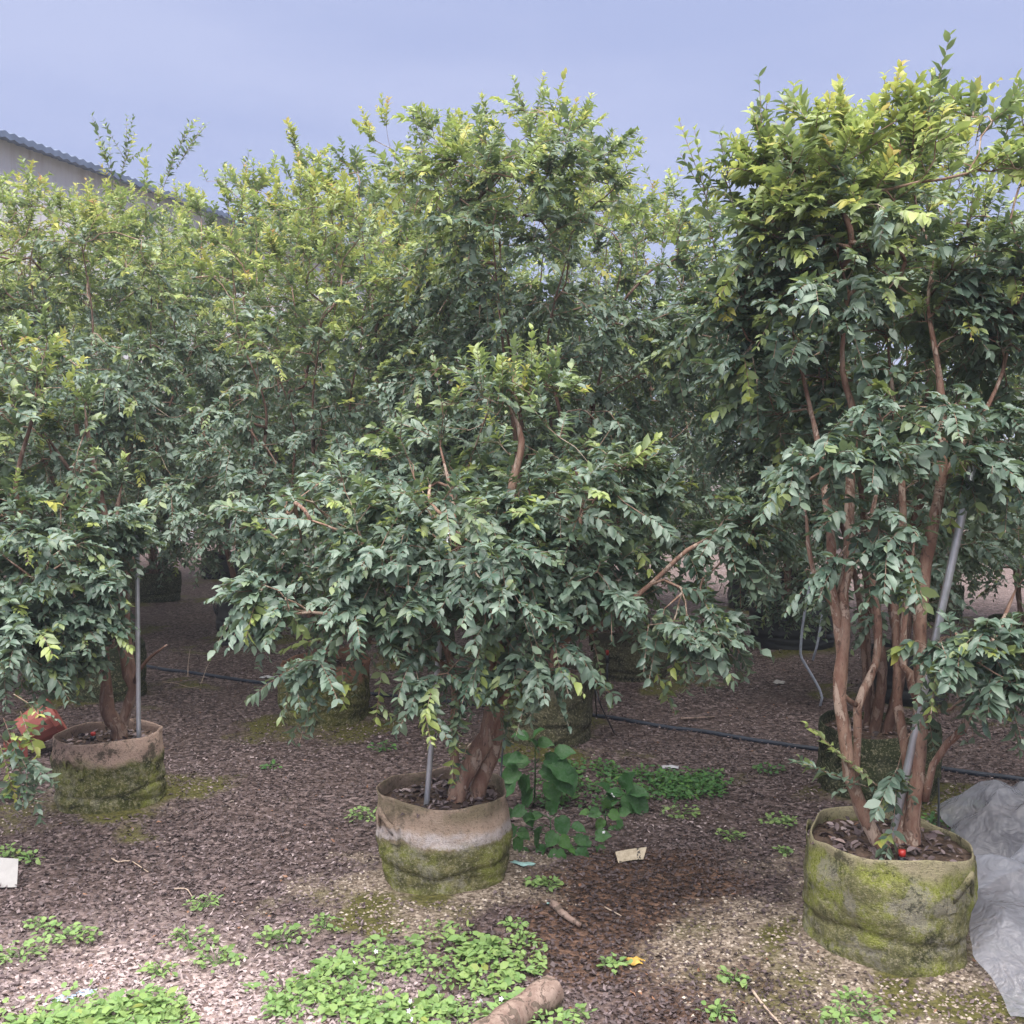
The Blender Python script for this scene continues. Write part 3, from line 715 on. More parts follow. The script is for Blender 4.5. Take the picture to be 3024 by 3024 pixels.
def generic_tree(x, y, top, rx, bottom, seed, n_t, leaf_len, ups=6, young=0.15, topy=0.85, nst=5, extra=(), sp=2.8, clump=0.6):
    r = np.random.default_rng(seed+900)
    st = generic_stems(x, y, nst, top*0.92, rx*0.6, seed)
    H_ = top-bottom
    bl = [((x, y, bottom+H_*0.62), (rx*0.9, rx*0.9, H_*0.33), 2.4), ((x, y, bottom+H_*0.33), (rx*0.95, rx*0.95, H_*0.30), 2.0), ((x, y, bottom+H_*0.86), (rx*0.6, rx*0.6, H_*0.14), 0.8)]
    for k in range(5):
        a = r.uniform(0, 6.28)
        bl.append(((x+rx*0.75*math.cos(a), y+rx*0.75*math.sin(a), bottom+H_*r.uniform(0.15, 0.8)), (rx*0.4, rx*0.4, H_*0.14), 0.6))
    bl += list(extra)
    up = []
    for k in range(ups):
        a = r.uniform(0, 6.28); q = rx*r.uniform(0, 0.65)
        p0 = np.array([x+q*math.cos(a), y+q*math.sin(a), top-H_*(0.15+0.4*(q/rx)**2)]); p1 = p0 + np.array([r.normal(0, 0.08), r.normal(0, 0.08), r.uniform(0.3, 0.55)])
        up.append((p0, p1, int(r.integers(1, 5))))
    return st, bl, up, n_t, seed, leaf_len, young, topy, sp, clump
def gt(*a, **k):
    ex_up = k.pop('extra_up', [])
    st, bl, up, n_t, seed, ll, yg, ty, sp, cl = generic_tree(*a, **k)
    return grow_tree(st, bl, n_t, seed, ll, sp, (0.09, 0.24), yg, ty, list(up)+list(ex_up), 0.7, cl, 0.5)
x, y = POT['b_left']
add_tree('b_left', 'tree behind the left bag with long bare leaders rising above the others beside the shed',
         gt(x, y, 3.72, 1.15, 0.60, 41, 540, 0.039, ups=4, extra_up=[(P(345, 900, 7.2), P(345, 560, 7.2), 1), (P(345, 560, 7.2), P(270, 345, 7.2), 3), (P(345, 580, 7.2), P(395, 345, 7.2), 4), (P(390, 760, 7.2), P(520, 440, 7.2), 3), (P(520, 500, 7.2), P(600, 370, 7.2), 4), (P(480, 560, 7.2), P(560, 365, 7.2), 4)]), 'trees of the second row')
x, y = POT['b_left2']
add_tree('b_left2', 'yellow tipped tree in front of the pale shed wall', gt(x, y, 4.08, 1.15, 0.7, 42, 460, 0.039, ups=10, topy=0.9), 'trees of the second row')
x, y = POT['b_midleft']
add_tree('b_midleft', 'bushy tree with arching pale twigs growing in the bag with an orange rim',
         gt(x, y, 3.42, 1.12, 0.80, 43, 560, 0.039, ups=5, extra_up=[(P(930, 700, 6.6), P(905, 440, 6.6), 4), (P(830, 700, 6.6), P(640, 530, 6.6), 2), (P(1000, 650, 6.6), P(940, 500, 6.6), 3)]), 'trees of the second row')
x, y = POT['b_mid']
add_tree('b_mid', 'tallest full crowned tree, growing in the tall dark grey bag behind the weeds',
         gt(x, y, 3.80, 1.12, 0.9, 44, 590, 0.039, ups=7, topy=0.85, extra_up=[(P(1225, 640, 6.2), P(1245, 400, 6.2), 3), (P(1245, 420, 6.2), P(1210, 320, 6.2), 5), (P(1245, 420, 6.2), P(1300, 325, 6.2), 5), (P(1370, 520, 6.2), P(1360, 345, 6.2), 5), (P(1400, 560, 6.2), P(1385, 380, 6.2), 4), (P(1580, 470, 6.2), P(1585, 385, 6.2), 0), (P(1740, 560, 6.2), P(1745, 420, 6.2), 3), (P(1690, 560, 6.2), P(1690, 430, 6.2), 2)]), 'trees of the second row')
x, y = POT['b_right']
add_tree('b_right', 'dark leaved tree standing close behind the tree with bare pinkish stems', gt(x, y, 3.45, 0.95, 0.85, 45, 500, 0.039, ups=9), 'trees of the second row')

# rows three and four and the trees across the lane share four crowns
PROTO = []
for k in range(3):
    tr, tw, L = gt(0, 0, 3.8+0.12*(k % 3), 1.14, 0.50, 60+k, 470, 0.045, ups=7, young=0.15, topy=0.8, nst=4, sp=2.2)
    V_, F_, D_ = leaf_arrays(L, LV_LO, LF_LO)
    PROTO.append((tr.mesh('trunk'), tw.mesh('branches'), mesh_np('crown', V_, F_, True, D_)))
    PROTO[-1][0].materials.append(M['bark_dark']); PROTO[-1][1].materials.append(M['twig']); PROTO[-1][2].materials.append(M['leaf'])
def proto_tree(k, loc, rot, sc, label, group, name='potted_tree'):
    k = k % 3
    o = empty(name, loc, label, 'tree', group); o.rotation_euler = (0, 0, rot); o.scale = (sc[0], sc[0], sc[1])
    for nm, me in zip(('trunk', 'branches', 'crown'), PROTO[k]):
        c = bpy.data.objects.new(nm, me); COL.objects.link(c); c.parent = o
        if nm == 'crown': c['kind'] = 'stuff'
    return o
back = [('a_left2', 1, 1.0, 0.80, 0.74, 'front row'), ('a_right2', 2, 0.3, 0.85, 0.85, 'front row'), ('b_right2', 3, 0.8, 0.9, 0.9, 'second row'), ('c_right2', 1, 4.4, 0.95, 0.95, 'third row'), ('b_left3', 0, 5.5, 1.0, 1.06, 'second row'), ('c_left3', 3, 1.1, 1.05, 1.15, 'third row'),  # trees mostly out of view, added to shade the ground between the bags
        ('c_left2', 0, 0.4, 1.05, 1.12, 'third row'), ('c_left', 1, 2.0, 1.1, 1.12, 'third row'), ('c_midleft', 2, 3.9, 1.05, 1.12, 'third row'), ('c_mid', 3, 5.1, 1.0, 1.03, 'third row'), ('c_right', 0, 4.0, 0.9, 0.88, 'third row'),
        ('e_left2', 0, 0.9, 1.05, 1.05, 'fifth row'), ('e_left', 1, 3.9, 1.05, 1.02, 'fifth row'), ('e_midleft', 3, 2.9, 1.0, 1.0, 'fifth row'), ('e_left3', 2, 4.9, 1.05, 1.05, 'fifth row'), ('d_left3', 1, 5.9, 1.0, 1.05, 'fourth row'), ('e_mid', 0, 2.2, 1.0, 1.0, 'fifth row'), ('e_right', 1, 0.5, 0.95, 0.95, 'fifth row'), ('e_right2', 2, 1.5, 1.0, 0.95, 'fifth row'), ('e_right3', 0, 3.3, 1.0, 0.95, 'fifth row'), ('d_right3', 2, 2.6, 1.0, 0.95, 'fourth row'), ('d_left2', 2, 0.9, 1.1, 1.2, 'fourth row'), ('d_left', 3, 2.5, 1.1, 1.2, 'fourth row'), ('d_midleft', 0, 1.6, 1.05, 1.18, 'fourth row'), ('d_mid', 1, 0.2, 1.0, 1.12, 'fourth row'), ('d_right', 2, 5.6, 0.95, 0.92, 'fourth row'), ('d_right2', 3, 3.4, 1.0, 0.92, 'fourth row')]  # fifth row and rightmost fourth-row tree added to darken the bright lane
for key, k, rot, s1, s2, row in back:
    x, y = POT[key]
    lab = 'dark shaded tree of the %s of bags, crown merging with its neighbours' % row
    lab = {'a_left2': 'front row tree added for shade beyond the leaning tree over the red pot', 'a_right2': 'unseen front row tree added for shade on the far side of the clear plastic sheet', 'b_right2': 'unseen second row tree added for shade beside the bunched grey plastic sheet', 'c_right2': 'unseen third row tree added for shade beyond the one hung with grey straps', 'b_left3': 'unseen second row tree added for shade closest to the shed wall', 'c_left3': 'third row tree added for shade closest to the shed wall', 'c_left2': 'third row tree behind the yellow tipped tree by the shed', 'c_midleft': 'third row tree straight behind the orange rimmed bag'}.get(key, lab)
    if key == 'c_mid': lab = 'tree whose dark bag shows under the right arm of the low spreading tree'
    if key == 'd_right': lab = 'tree growing out of the tall black plastic bag with the torn rim'
    if key == 'c_right': lab = 'tree with grey straps hanging from it, behind the bare pinkish stems'
    if key == 'c_left': lab = 'tree in the small black bag between the left bag and the orange rimmed bag'
    proto_tree(k, (x, y, gz(x, y)), rot, (s1, s2), lab, 'trees of the %s' % row)
for i, (x, y) in enumerate([(-7.5, 24.5), (-4.8, 23), (-2.2, 22.4), (0.6, 21.3), (3.2, 20.4), (5.7, 19.2), (8.2, 18.0), (11.0, 17.0), (-9.0, 27.5), (1.5, 26), (-4, 27), (7, 24)]):
    proto_tree(i % 4, (x, y, 0.0), 1.3*i, (1.35, 1.1), 'tree standing across the pale lane behind the last row of bags', 'trees across the lane', 'tree')
for i, (px, dep, ht, s) in enumerate([(1130, 34, 10.6, 3.4), (1330, 37, 11.0, 3.0)]):
    p = P(px, 1353, dep)
    t_o = empty('tree', (p.x, p.y, 0), ['tall pale rounded tree far behind, showing above the crowns', 'second far pale tree whose crown touches the tall rounded one'][i], 'tree', 'far tall trees')
    mb = MB(); r = np.random.default_rng(300+i)
    tube(mb, spline([(0, 0, -0.1), (0.1, 0, 3), (0, 0.1, 6), (0.1, 0, ht*0.85)], 0.8), np.linspace(0.28, 0.06, len(spline([(0, 0, -0.1), (0.1, 0, 3), (0, 0.1, 6), (0.1, 0, ht*0.85)], 0.8))), 8)
    cl = r.normal(0, 1, (260, 3)); cl = unit(cl)*np.array([s, s, ht*0.30])*r.random((260, 1))**0.4 + np.array([0, 0, ht*0.70])
    for q in cl[:60]:
        b = np.array([0.05, 0, min(q[2]-0.4, ht*0.8)*r.uniform(0.75, 1.0)]); tube(mb, spline([b, (b+q)/2+r.normal(0, 0.15, 3), q], 0.6), 0.03, 4, False)
    mb.build('trunk', M['bark_dark'], t_o)
    n = 9000
    pos = cl[r.integers(0, 260, n)] + r.normal(0, 0.26, (n, 3))
    L = dict(pos=pos, dir=unit(r.normal(0, 1, (n, 3))+np.array([0, 0, -0.2])), up=unit(r.normal(0, 0.7, (n, 3))+np.array([0, 0, 1])), len=r.uniform(0.16, 0.28, n), wid=r.uniform(0.07, 0.13, n), tint=r.uniform(0, 0.35, n), rnd=r.random(n), curl=r.uniform(0.5, 1.5, n))
    V_, F_, D_ = leaf_arrays(L, LV_LO, LF_LO)
    c = link('crown', mesh_np('crown', V_, F_, True, D_), M['farleaf'], t_o); c['kind'] = 'stuff'

# leaves of the two front rows: the largest as objects, the rest joined
order = TREES
pick = largest_visible([q['L'] for q in order], [300]*3 + [220]*len(order[3:]))
for q, idx in zip(order, pick):
    L = q['L']; n = len(L['pos'])
    m = np.ones(n, bool); m[idx] = False
    Lr = sub_leaves(L, m); Lr = dict(Lr); Lr['pos'] = Lr['pos']-q['o']
    V_, F_, D_ = leaf_arrays(Lr, LV_HI, LF_HI) if q['key'] in ('right', 'centre', 'left') else leaf_arrays(Lr, LV_LO, LF_LO)
    c = link('crown', mesh_np('crown', V_, F_, True, D_), M['leaf'], q['root']); c['kind'] = 'stuff'
    place_leaf_objects(L, np.array(idx, int), c, q['o'])
    print('tree', q['key'], 'leaves', n, 'single', len(idx))

# ------------------------------------------------------------------ grow bags
def m_bag(name, fabric, fabric2, moss_top, moss_amt, lime_amt, white=None, dark_amt=0.4, seed=0.0, grey_amt=0.6):
    t = NT(name); g = t.n('TexCoord'); ob = g.outputs['Object']
    mp = t.n('Mapping', Vector=ob, Location=(seed, seed*0.7, seed*1.3))
    sx = t.n('SeparateXYZ', Vector=ob); z = sx.outputs[2]
    n1 = t.noise(mp, 7, 6, 0.65); n2 = t.noise(mp, 22, 6, 0.7, 0.5); n3 = t.noise(mp, 4.5, 4, 0.6); n4 = t.noise(mp, 160, 3)
    zz = t.math('ADD', z, t.math('MULTIPLY', t.math('SUBTRACT', n1, 0.5), 0.16))
    base = t.mix(n2, fabric, fabric2)
    moss = t.ramp(n2, [(0.30, (0.026, 0.032, 0.012)), (0.42, (0.060, 0.072, 0.020)), (0.52, (0.105, 0.112, 0.034)), (0.62, (0.17, 0.165, 0.06)), (0.75, (0.27, 0.25, 0.12))])
    lime = t.ramp(n4, [(0.3, (0.17, 0.195, 0.035)), (0.7, (0.34, 0.36, 0.10))])
    inv = t.math('SUBTRACT', 1.0, t.step(zz, moss_top-0.03, moss_top+0.03))
    c = t.mix(t.math('MULTIPLY', inv, moss_amt), base, moss)
    c = t.mix(t.math('MULTIPLY', t.math('MULTIPLY', t.step(n3, 0.46, 0.58), lime_amt), inv), c, lime)
    grey = t.math('MULTIPLY', t.math('MULTIPLY', t.step(t.noise(mp, 7.5, 7, 0.75), 0.50, 0.60), grey_amt), inv)
    c = t.mix(grey, c, (0.30, 0.28, 0.235))
    if white:
        z2 = t.math('ADD', z, t.math('MULTIPLY', t.math('SUBTRACT', t.noise(mp, 5, 7, 0.7), 0.5), 0.13))
        band = t.math('MULTIPLY', t.step(z2, white-0.022, white-0.010), t.math('SUBTRACT', 1.0, t.step(z2, white+0.012, white+0.045)))
        c = t.mix(t.math('MULTIPLY', band, t.math('ADD', 0.35, t.math('MULTIPLY', t.step(n2, 0.35, 0.6), 0.55))), c, (0.60, 0.54, 0.54))
        c = t.mix(t.math('MULTIPLY', t.math('MULTIPLY', t.step(z, white+0.05, white+0.11), t.step(n1, 0.42, 0.58)), 0.65), c, (0.17, 0.155, 0.085))
    c = t.mix(t.math('MULTIPLY', t.step(t.noise(mp, 6.5, 8, 0.8), 0.53, 0.60), dark_amt), c, (0.020, 0.024, 0.016))
    sp_ = t.noise(mp, 75, 4, 0.75)
    c = t.mix(t.math('MULTIPLY', t.math('MULTIPLY', t.step(sp_, 0.54, 0.60), 0.7), inv), c, (0.34, 0.31, 0.20))
    c = t.mix(t.math('MULTIPLY', t.math('SUBTRACT', 1.0, t.step(sp_, 0.38, 0.46)), 0.6), c, t.mix(0.6, c, (0.03, 0.03, 0.02)))
    c = t.mix(t.math('MULTIPLY', t.step(n4, 0.55, 0.72), 0.35), c, t.mix(0.5, c, (0.40, 0.36, 0.27)))
    h = t.math('ADD', n2, t.math('ADD', t.math('MULTIPLY', n4, 0.7), t.math('MULTIPLY', t.noise(mp, 420, 1), 0.5)))
    return t.fin(pbsdf(t, c, 0.92, 0.12, h, 0.95, 0.014))
bagm = {
 'right': m_bag('mossy_bag_right', (0.44, 0.36, 0.27), (0.34, 0.33, 0.17), 0.34, 0.78, 1.0, None, 0.7, 1.0, 0.75),
 'centre': m_bag('mossy_bag_centre', (0.47, 0.33, 0.255), (0.42, 0.335, 0.265), 0.205, 0.9, 0.7, 0.222, 0.4, 5.2),
 'left': m_bag('mossy_bag_left', (0.43, 0.33, 0.27), (0.40, 0.27, 0.22), 0.25, 0.97, 0.8, None, 0.75, 9.1, 0.4),
 'orange': m_bag('dark_bag_orange_rim', (0.34, 0.17, 0.11), (0.38, 0.22, 0.15), 0.28, 0.97, 0.0, None, 0.8, 3.3, 0.1),
 'grey': m_bag('dark_bag_grey', (0.13, 0.11, 0.09), (0.085, 0.09, 0.055), 0.30, 0.3, 0.0, None, 0.95, 13.0, 0.15),  # dark algae tone, deepened further to stand in for the shade
 'green': m_bag('dark_green_bag', (0.025, 0.042, 0.025), (0.055, 0.065, 0.04), 0.35, 0.25, 0.0, None, 0.6, 17.0, 0.1),  # dark green fabric with the deep shade partly put into its colour
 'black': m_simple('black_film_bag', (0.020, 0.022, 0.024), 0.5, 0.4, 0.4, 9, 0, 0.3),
}
def grow_bag(key, label, dia, height, mat, seed, group=None, rim_wave=0.010, handles=((0.3, 1), (3.4, 1)), soil_drop=0.045, high_back=0.0, litter_n=120, cuff=False):
    x, y = POT[key]; z = gz(x, y)
    root = empty('grow_bag', (x, y, z-0.03), label, 'grow bag', group)
    r = np.random.default_rng(seed); n = 72; R0 = dia/2
    a = np.arange(n)*2*math.pi/n; ph = r.uniform(0, 6.28, 8)
    def rad(zf):
        w = 0.010*np.sin(2*a+ph[0]) + 0.007*np.sin(3*a+ph[1]+2.5*zf) + 0.0035*np.sin(7*a+ph[2]+5*zf) + 0.002*np.sin(13*a+ph[3]-8*zf)
        bulge = 0.012*math.sin(math.pi*min(1, zf*1.05)) + 0.004*math.sin(9*zf+ph[4])
        w = w - 0.009*np.exp(-((zf-0.27-0.05*np.sin(2*a+ph[1])-0.02*np.sin(5*a+ph[3]))/0.028)**2) - 0.006*np.exp(-((zf-0.14-0.05*np.sin(3*a+ph[2]))/0.022)**2) - 0.004*np.exp(-((zf-0.52-0.10*np.sin(2*a+ph[5]))/0.03)**2)
        return R0*(0.975+0.025*zf) + w*1.25 + bulge + 0.0025*np.sin(21*zf + 2*np.sin(2*a+ph[5]))
    top = height + rim_wave*np.sin(2*a+ph[6]) + rim_wave*0.6*np.sin(5*a+ph[7]) + high_back*np.clip(np.sin(a), 0, 1)**2
    rows = 34; ring = []
    for j in range(rows+1):
        f = j/rows; zz = top*f
        rr = rad(f); ring.append(np.stack([rr*np.cos(a), rr*np.sin(a), zz], -1))
    lip = 0.006
    rr = rad(1.0); ring.append(np.stack([(rr-lip*0.5)*np.cos(a), (rr-lip*0.5)*np.sin(a), top+0.003], -1))
    for f in (1.0, 0.93, 0.8, 0.7):
        rr = rad(f)-lip-(0.012*(1-f)); ring.append(np.stack([rr*np.cos(a), rr*np.sin(a), top*f], -1))
    V_ = np.concatenate(ring); k = len(ring); I_ = np.arange(k*n).reshape(k, n)
    q = np.stack([I_[:-1], np.roll(I_[:-1], -1, 1), np.roll(I_[1:], -1, 1), I_[1:]], -1).reshape(-1, 4)
    link('bag_wall', mesh_np('bag_wall', V_, q), mat, root)
    # soil: domed disc
    so = MB(); zs = height-soil_drop; rs = rad(0.85)-0.004
    pts = []
    m_ = 12
    for j in range(m_+1):
        f = j/m_
        zz = zs + 0.018*(1-f*f) + r.normal(0, 0.004, n)*(f > 0)
        pts.append(np.stack([rs*f*np.cos(a), rs*f*np.sin(a), zz], -1))
    V_ = np.concatenate(pts); I_ = np.arange((m_+1)*n).reshape(m_+1, n)
    q = np.stack([I_[:-1], I_[1:], np.roll(I_[1:], -1, 1), np.roll(I_[:-1], -1, 1)], -1).reshape(-1, 4)
    so.add(V_, q); s_o = so.build('soil', M['soil'], root)
    if litter_n:
        rr = (R0-0.03)*np.sqrt(r.random(litter_n)); aa = r.uniform(0, 6.28, litter_n)
        pos = np.stack([rr*np.cos(aa), rr*np.sin(aa), zs+0.02*(1-(rr/R0)**2)+0.004+r.random(litter_n)*0.006], -1)
        L = dict(pos=pos, dir=unit(r.normal(0, 1, (litter_n, 3))*np.array([1, 1, 0.25])), up=unit(r.normal(0, 0.35, (litter_n, 3))+np.array([0, 0, 1])), len=r.uniform(0.02, 0.05, litter_n), wid=r.uniform(0.012, 0.026, litter_n), tint=r.random(litter_n), rnd=r.random(litter_n), curl=r.uniform(0.5, 2.5, litter_n))
        V_, F_, D_ = leaf_arrays(L, LV_HI, LF_HI)
        lo = link('dead_leaves', mesh_np('dead_leaves', V_, F_, True, D_), M['litter'], s_o); lo['kind'] = 'stuff'
    for (ang, style) in handles:                               # webbing loops on the side
        hmb = MB(); w = 0.022; seg = 14; half = 0.20 if style == 1 else 0.14
        Vs = []
        for j in range(seg+1):
            f = j/seg; aa = ang + (f-0.5)*2*half
            ins = math.sin(math.pi*f)
            rr = R0+0.016 + 0.030*ins
            zc = height*0.86 - 0.055*(0.5+0.5*math.cos(2*math.pi*f)) + 0.012*ins
            for (dr_, dz_) in ((0, -w), (0.003, -w), (0.003, w), (0, w)):
                Vs.append([(rr+dr_)*math.cos(aa), (rr+dr_)*math.sin(aa), zc+dz_*(0.9 if ins > 0.3 else 1)])
        Vs = np.array(Vs); I_ = np.arange(len(Vs)).reshape(seg+1, 4)
        q = np.stack([I_[:-1], np.roll(I_[:-1], -1, 1), np.roll(I_[1:], -1, 1), I_[1:]], -1).reshape(-1, 4)
        hmb.add(Vs, q); h_o = hmb.build('handle', mat, root)
        for e in (-1, 1):                                       # sewn tab below each end
            tb = MB(); aa = ang+e*half; rr = R0+0.018
            tvec = np.array([-math.sin(aa), math.cos(aa), 0]); nvec = np.array([math.cos(aa), math.sin(aa), 0])
            c0 = nvec*rr + np.array([0, 0, height*0.86-0.06])
            Vs = [c0+tvec*sx_*0.019+np.array([0, 0, sz_])+nvec*o_ for o_ in (-0.012, 0.0035) for sx_, sz_ in ((-1, -0.045), (1, -0.045), (1, 0.02), (-1, 0.02))]
            tb.add(np.array(Vs), np.array([(4, 5, 6, 7), (0, 3, 2, 1), (0, 1, 5, 4), (1, 2, 6, 5), (2, 3, 7, 6), (3, 0, 4, 7)]))
            tb.build('tab', mat, h_o, smooth=False)
    return root
PI = math.pi
grow_bag('right', 'widest lime green mossy fabric grow bag beside the clear plastic sheet', 0.530, 0.37, bagm['right'], 1, None, 0.012, ((-PI/2+0.62, 1), (2.3, 1)), 0.035, 0.012, 260)
grow_bag('centre', 'fabric grow bag with a pink and white band above green moss', 0.495, 0.36, bagm['centre'], 2, None, 0.010, ((-PI/2-0.95, 1), (0.75, 1)), 0.045, 0.02, 260)
grow_bag('left', 'mossy fabric grow bag with a pale pink rim beside the tipped red pot', 0.47, 0.345, bagm['left'], 3, None, 0.006, ((-PI/2-0.35, 2), (1.6, 1)), 0.05, 0.0, 160)
grow_bag('b_midleft', 'dark mossy grow bag with an orange rim and loose grey flap', 0.575, 0.38, bagm['orange'], 4, None, 0.012, ((PI-0.4, 1),), 0.05, 0.02, 100)
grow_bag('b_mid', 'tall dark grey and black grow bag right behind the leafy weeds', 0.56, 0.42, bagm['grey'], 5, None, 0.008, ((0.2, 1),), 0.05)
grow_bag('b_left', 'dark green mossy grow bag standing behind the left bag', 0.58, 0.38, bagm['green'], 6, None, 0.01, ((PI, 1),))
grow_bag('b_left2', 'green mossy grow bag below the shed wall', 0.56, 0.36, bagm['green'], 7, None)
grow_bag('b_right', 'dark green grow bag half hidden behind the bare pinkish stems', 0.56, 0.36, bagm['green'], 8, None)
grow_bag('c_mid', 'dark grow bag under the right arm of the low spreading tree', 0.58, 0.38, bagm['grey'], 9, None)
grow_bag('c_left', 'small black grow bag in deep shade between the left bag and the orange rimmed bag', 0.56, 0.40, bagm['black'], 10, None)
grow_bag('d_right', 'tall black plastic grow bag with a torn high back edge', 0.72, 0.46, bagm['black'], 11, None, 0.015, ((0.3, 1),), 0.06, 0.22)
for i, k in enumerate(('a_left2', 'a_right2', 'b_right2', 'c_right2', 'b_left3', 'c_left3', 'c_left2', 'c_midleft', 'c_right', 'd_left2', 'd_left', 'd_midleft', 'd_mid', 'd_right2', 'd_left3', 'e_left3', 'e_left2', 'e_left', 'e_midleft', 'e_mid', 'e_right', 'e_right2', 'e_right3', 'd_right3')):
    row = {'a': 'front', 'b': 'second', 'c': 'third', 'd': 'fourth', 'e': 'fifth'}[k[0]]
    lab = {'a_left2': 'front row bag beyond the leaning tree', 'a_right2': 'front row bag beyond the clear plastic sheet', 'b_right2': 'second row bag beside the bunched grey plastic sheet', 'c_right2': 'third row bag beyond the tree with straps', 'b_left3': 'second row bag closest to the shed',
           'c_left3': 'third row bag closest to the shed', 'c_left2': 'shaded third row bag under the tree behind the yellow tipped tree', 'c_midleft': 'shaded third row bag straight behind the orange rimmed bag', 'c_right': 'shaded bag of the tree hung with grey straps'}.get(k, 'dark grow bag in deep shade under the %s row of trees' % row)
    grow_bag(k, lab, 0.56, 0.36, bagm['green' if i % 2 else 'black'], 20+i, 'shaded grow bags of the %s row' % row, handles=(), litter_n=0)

# ------------------------------------------------------------------ support poles, drip stakes, hose
def pole(label, a, b, r=0.0105):
    root = empty('support_pole', a, label, 'pole', 'steel poles staking the front trees')
    pts = np.array([(np.array(b)-np.array(a))*f for f in np.linspace(0, 1, 12)])
    mb = MB(); tube(mb, pts, r, 16); mb.build('shaft', M['steel'], root)
    dv = unit(pts[-1]); c = MB(); tube(c, np.array([pts[-1]-dv*0.012, pts[-1]+dv*0.004]), r*1.18, 16); c.build('end_cap', M['steel'], root)
    return root
pole('thick leaning steel pole among the bare pinkish stems', P(2608, 2600, 3.52), P(2876, 1360, 3.40), 0.0135)
pole('upright steel pole standing in the pink banded bag', P(1252, 2470, 4.0), P(1325, 1560, 4.05), 0.0115)
pole('straight thin steel pole standing in the bag with the pale pink rim', P(410, 2230, 4.92), P(404, 1500, 4.95), 0.011)

def drip_stake(label, base, h=0.16):
    root = empty('drip_stake', base, label, 'drip stake', 'black drip stakes with red caps')
    mb = MB(); tube(mb, np.array([(0, 0, -0.06), (0, 0, h*0.62)]), [0.006, 0.010], 10); mb.build('spike', M['black_plastic'], root)
    mb = MB(); tube(mb, np.array([(0, 0, h*0.60), (0, 0, h*0.84)]), 0.0135, 12); mb.build('body', M['black_plastic'], root)
    mb = MB(); tube(mb, np.array([(0, 0, h*0.83), (0, 0, h)]), [0.0125, 0.0115], 12); mb.build('cap', M['red'], root)
ps = Vector(P(2662, 2622, 3.36)); drip_stake('black drip stake with a red cap between the bare pinkish stems', ps, 0.13)
ps = Vector(P(276, 2222, 4.93)); drip_stake('black drip stake with a red cap in the bag with the pale pink rim', ps, 0.10)
ps = GG(1793, 2010); drip_stake('black drip stake with an orange red cap beside the tall dark grey bag', ps + Vector((0, 0, 0.0)), 0.24)

hose_pts = [GG(*q, 0.013) for q in [(60, 1925), (440, 1972), (620, 1998), (830, 2027), (1060, 2050), (1300, 2072), (1500, 2092), (1770, 2120), (2080, 2165), (2400, 2215), (2760, 2272), (3024, 2308), (3300, 2350)]]
mb = MB(); sp = spline(hose_pts, 0.1)
for p in sp: p[2] = gz(p[0], p[1]) + 0.010
tube(mb, sp, 0.0145, 10)
tag(mb.build('irrigation_hose', M['hose']), 'black irrigation hose lying on the dead leaves behind the front row', 'hose')
def thin_tube(name, pts, r, mat, label, cat, step=0.04, group=None):
    mb = MB(); tube(mb, spline(pts, step), r, 6); o = mb.build(name, M[mat]); tag(o, label, cat, group); return o
g0 = GG(1480, 2500, 0.006)
thin_tube('drip_tube', [GG(1505, 2095, 0.012), P(1500, 2120, 5.3), P(1486, 2200, 4.9), P(1478, 2300, 4.6), GG(1462, 2450, 0.004), P(1452, 2398, 4.34), P(1440, 2395, 4.2)], 0.0045, 'black_plastic', 'thin black drip tube running from the hose to the pink banded bag', 'tube')
thin_tube('drip_tube', [GG(1060, 2052, 0.012), GG(1090, 2095, 0.02), GG(1130, 2118, 0.006), GG(1180, 2122, 0.005)], 0.0045, 'black_plastic', 'short curved black drip tube beside the orange rimmed bag', 'tube')
thin_tube('drip_tube', [GG(1762, 2118, 0.014), P(1758, 2040, 6.0), P(1775, 2085, 5.9), GG(1815, 2170, 0.004)], 0.0045, 'black_plastic', 'thin black drip tube arching beside the tall dark grey bag', 'tube')
thin_tube('drip_tube', [P(2415, 2445, 3.95), P(2440, 2428, 4.0), P(2490, 2418, 4.05), P(2545, 2420, 4.0), P(2600, 2445, 3.8)], 0.004, 'strap', 'thin pale tube looping behind the rim of the lime green bag', 'tube')
thin_tube('drip_tube', [GG(2770, 2275, 0.012), P(2772, 2330, 4.6), P(2772, 2400, 4.2), P(2768, 2500, 3.8), P(2740, 2530, 3.6), P(2712, 2560, 3.48)], 0.0045, 'black_plastic', 'thin black drip tube entering the lime green bag from the hose', 'tube')

# grey straps hanging under the third-row tree
for i, seq in enumerate([[(2398, 1690, 6.55), (2385, 1760, 6.5), (2370, 1850, 6.5), (2364, 1930, 6.5), (2368, 1945, 6.5), (2395, 1990, 6.5), (2420, 2035, 6.5), (2428, 2060, 6.5), (2422, 2085, 6.5)], [(2436, 1740, 6.6), (2426, 1830, 6.6), (2412, 1910, 6.6), (2400, 1950, 6.6)]]):
    mb = MB(); tube(mb, spline([P(*q) for q in seq], 0.05), 0.0085, 6)
    tag(mb.build('strap', M['strap']), ['long grey strap hanging with a bent tail in front of the black bag', 'short grey strap hanging in front of the black bag'][i], 'strap')

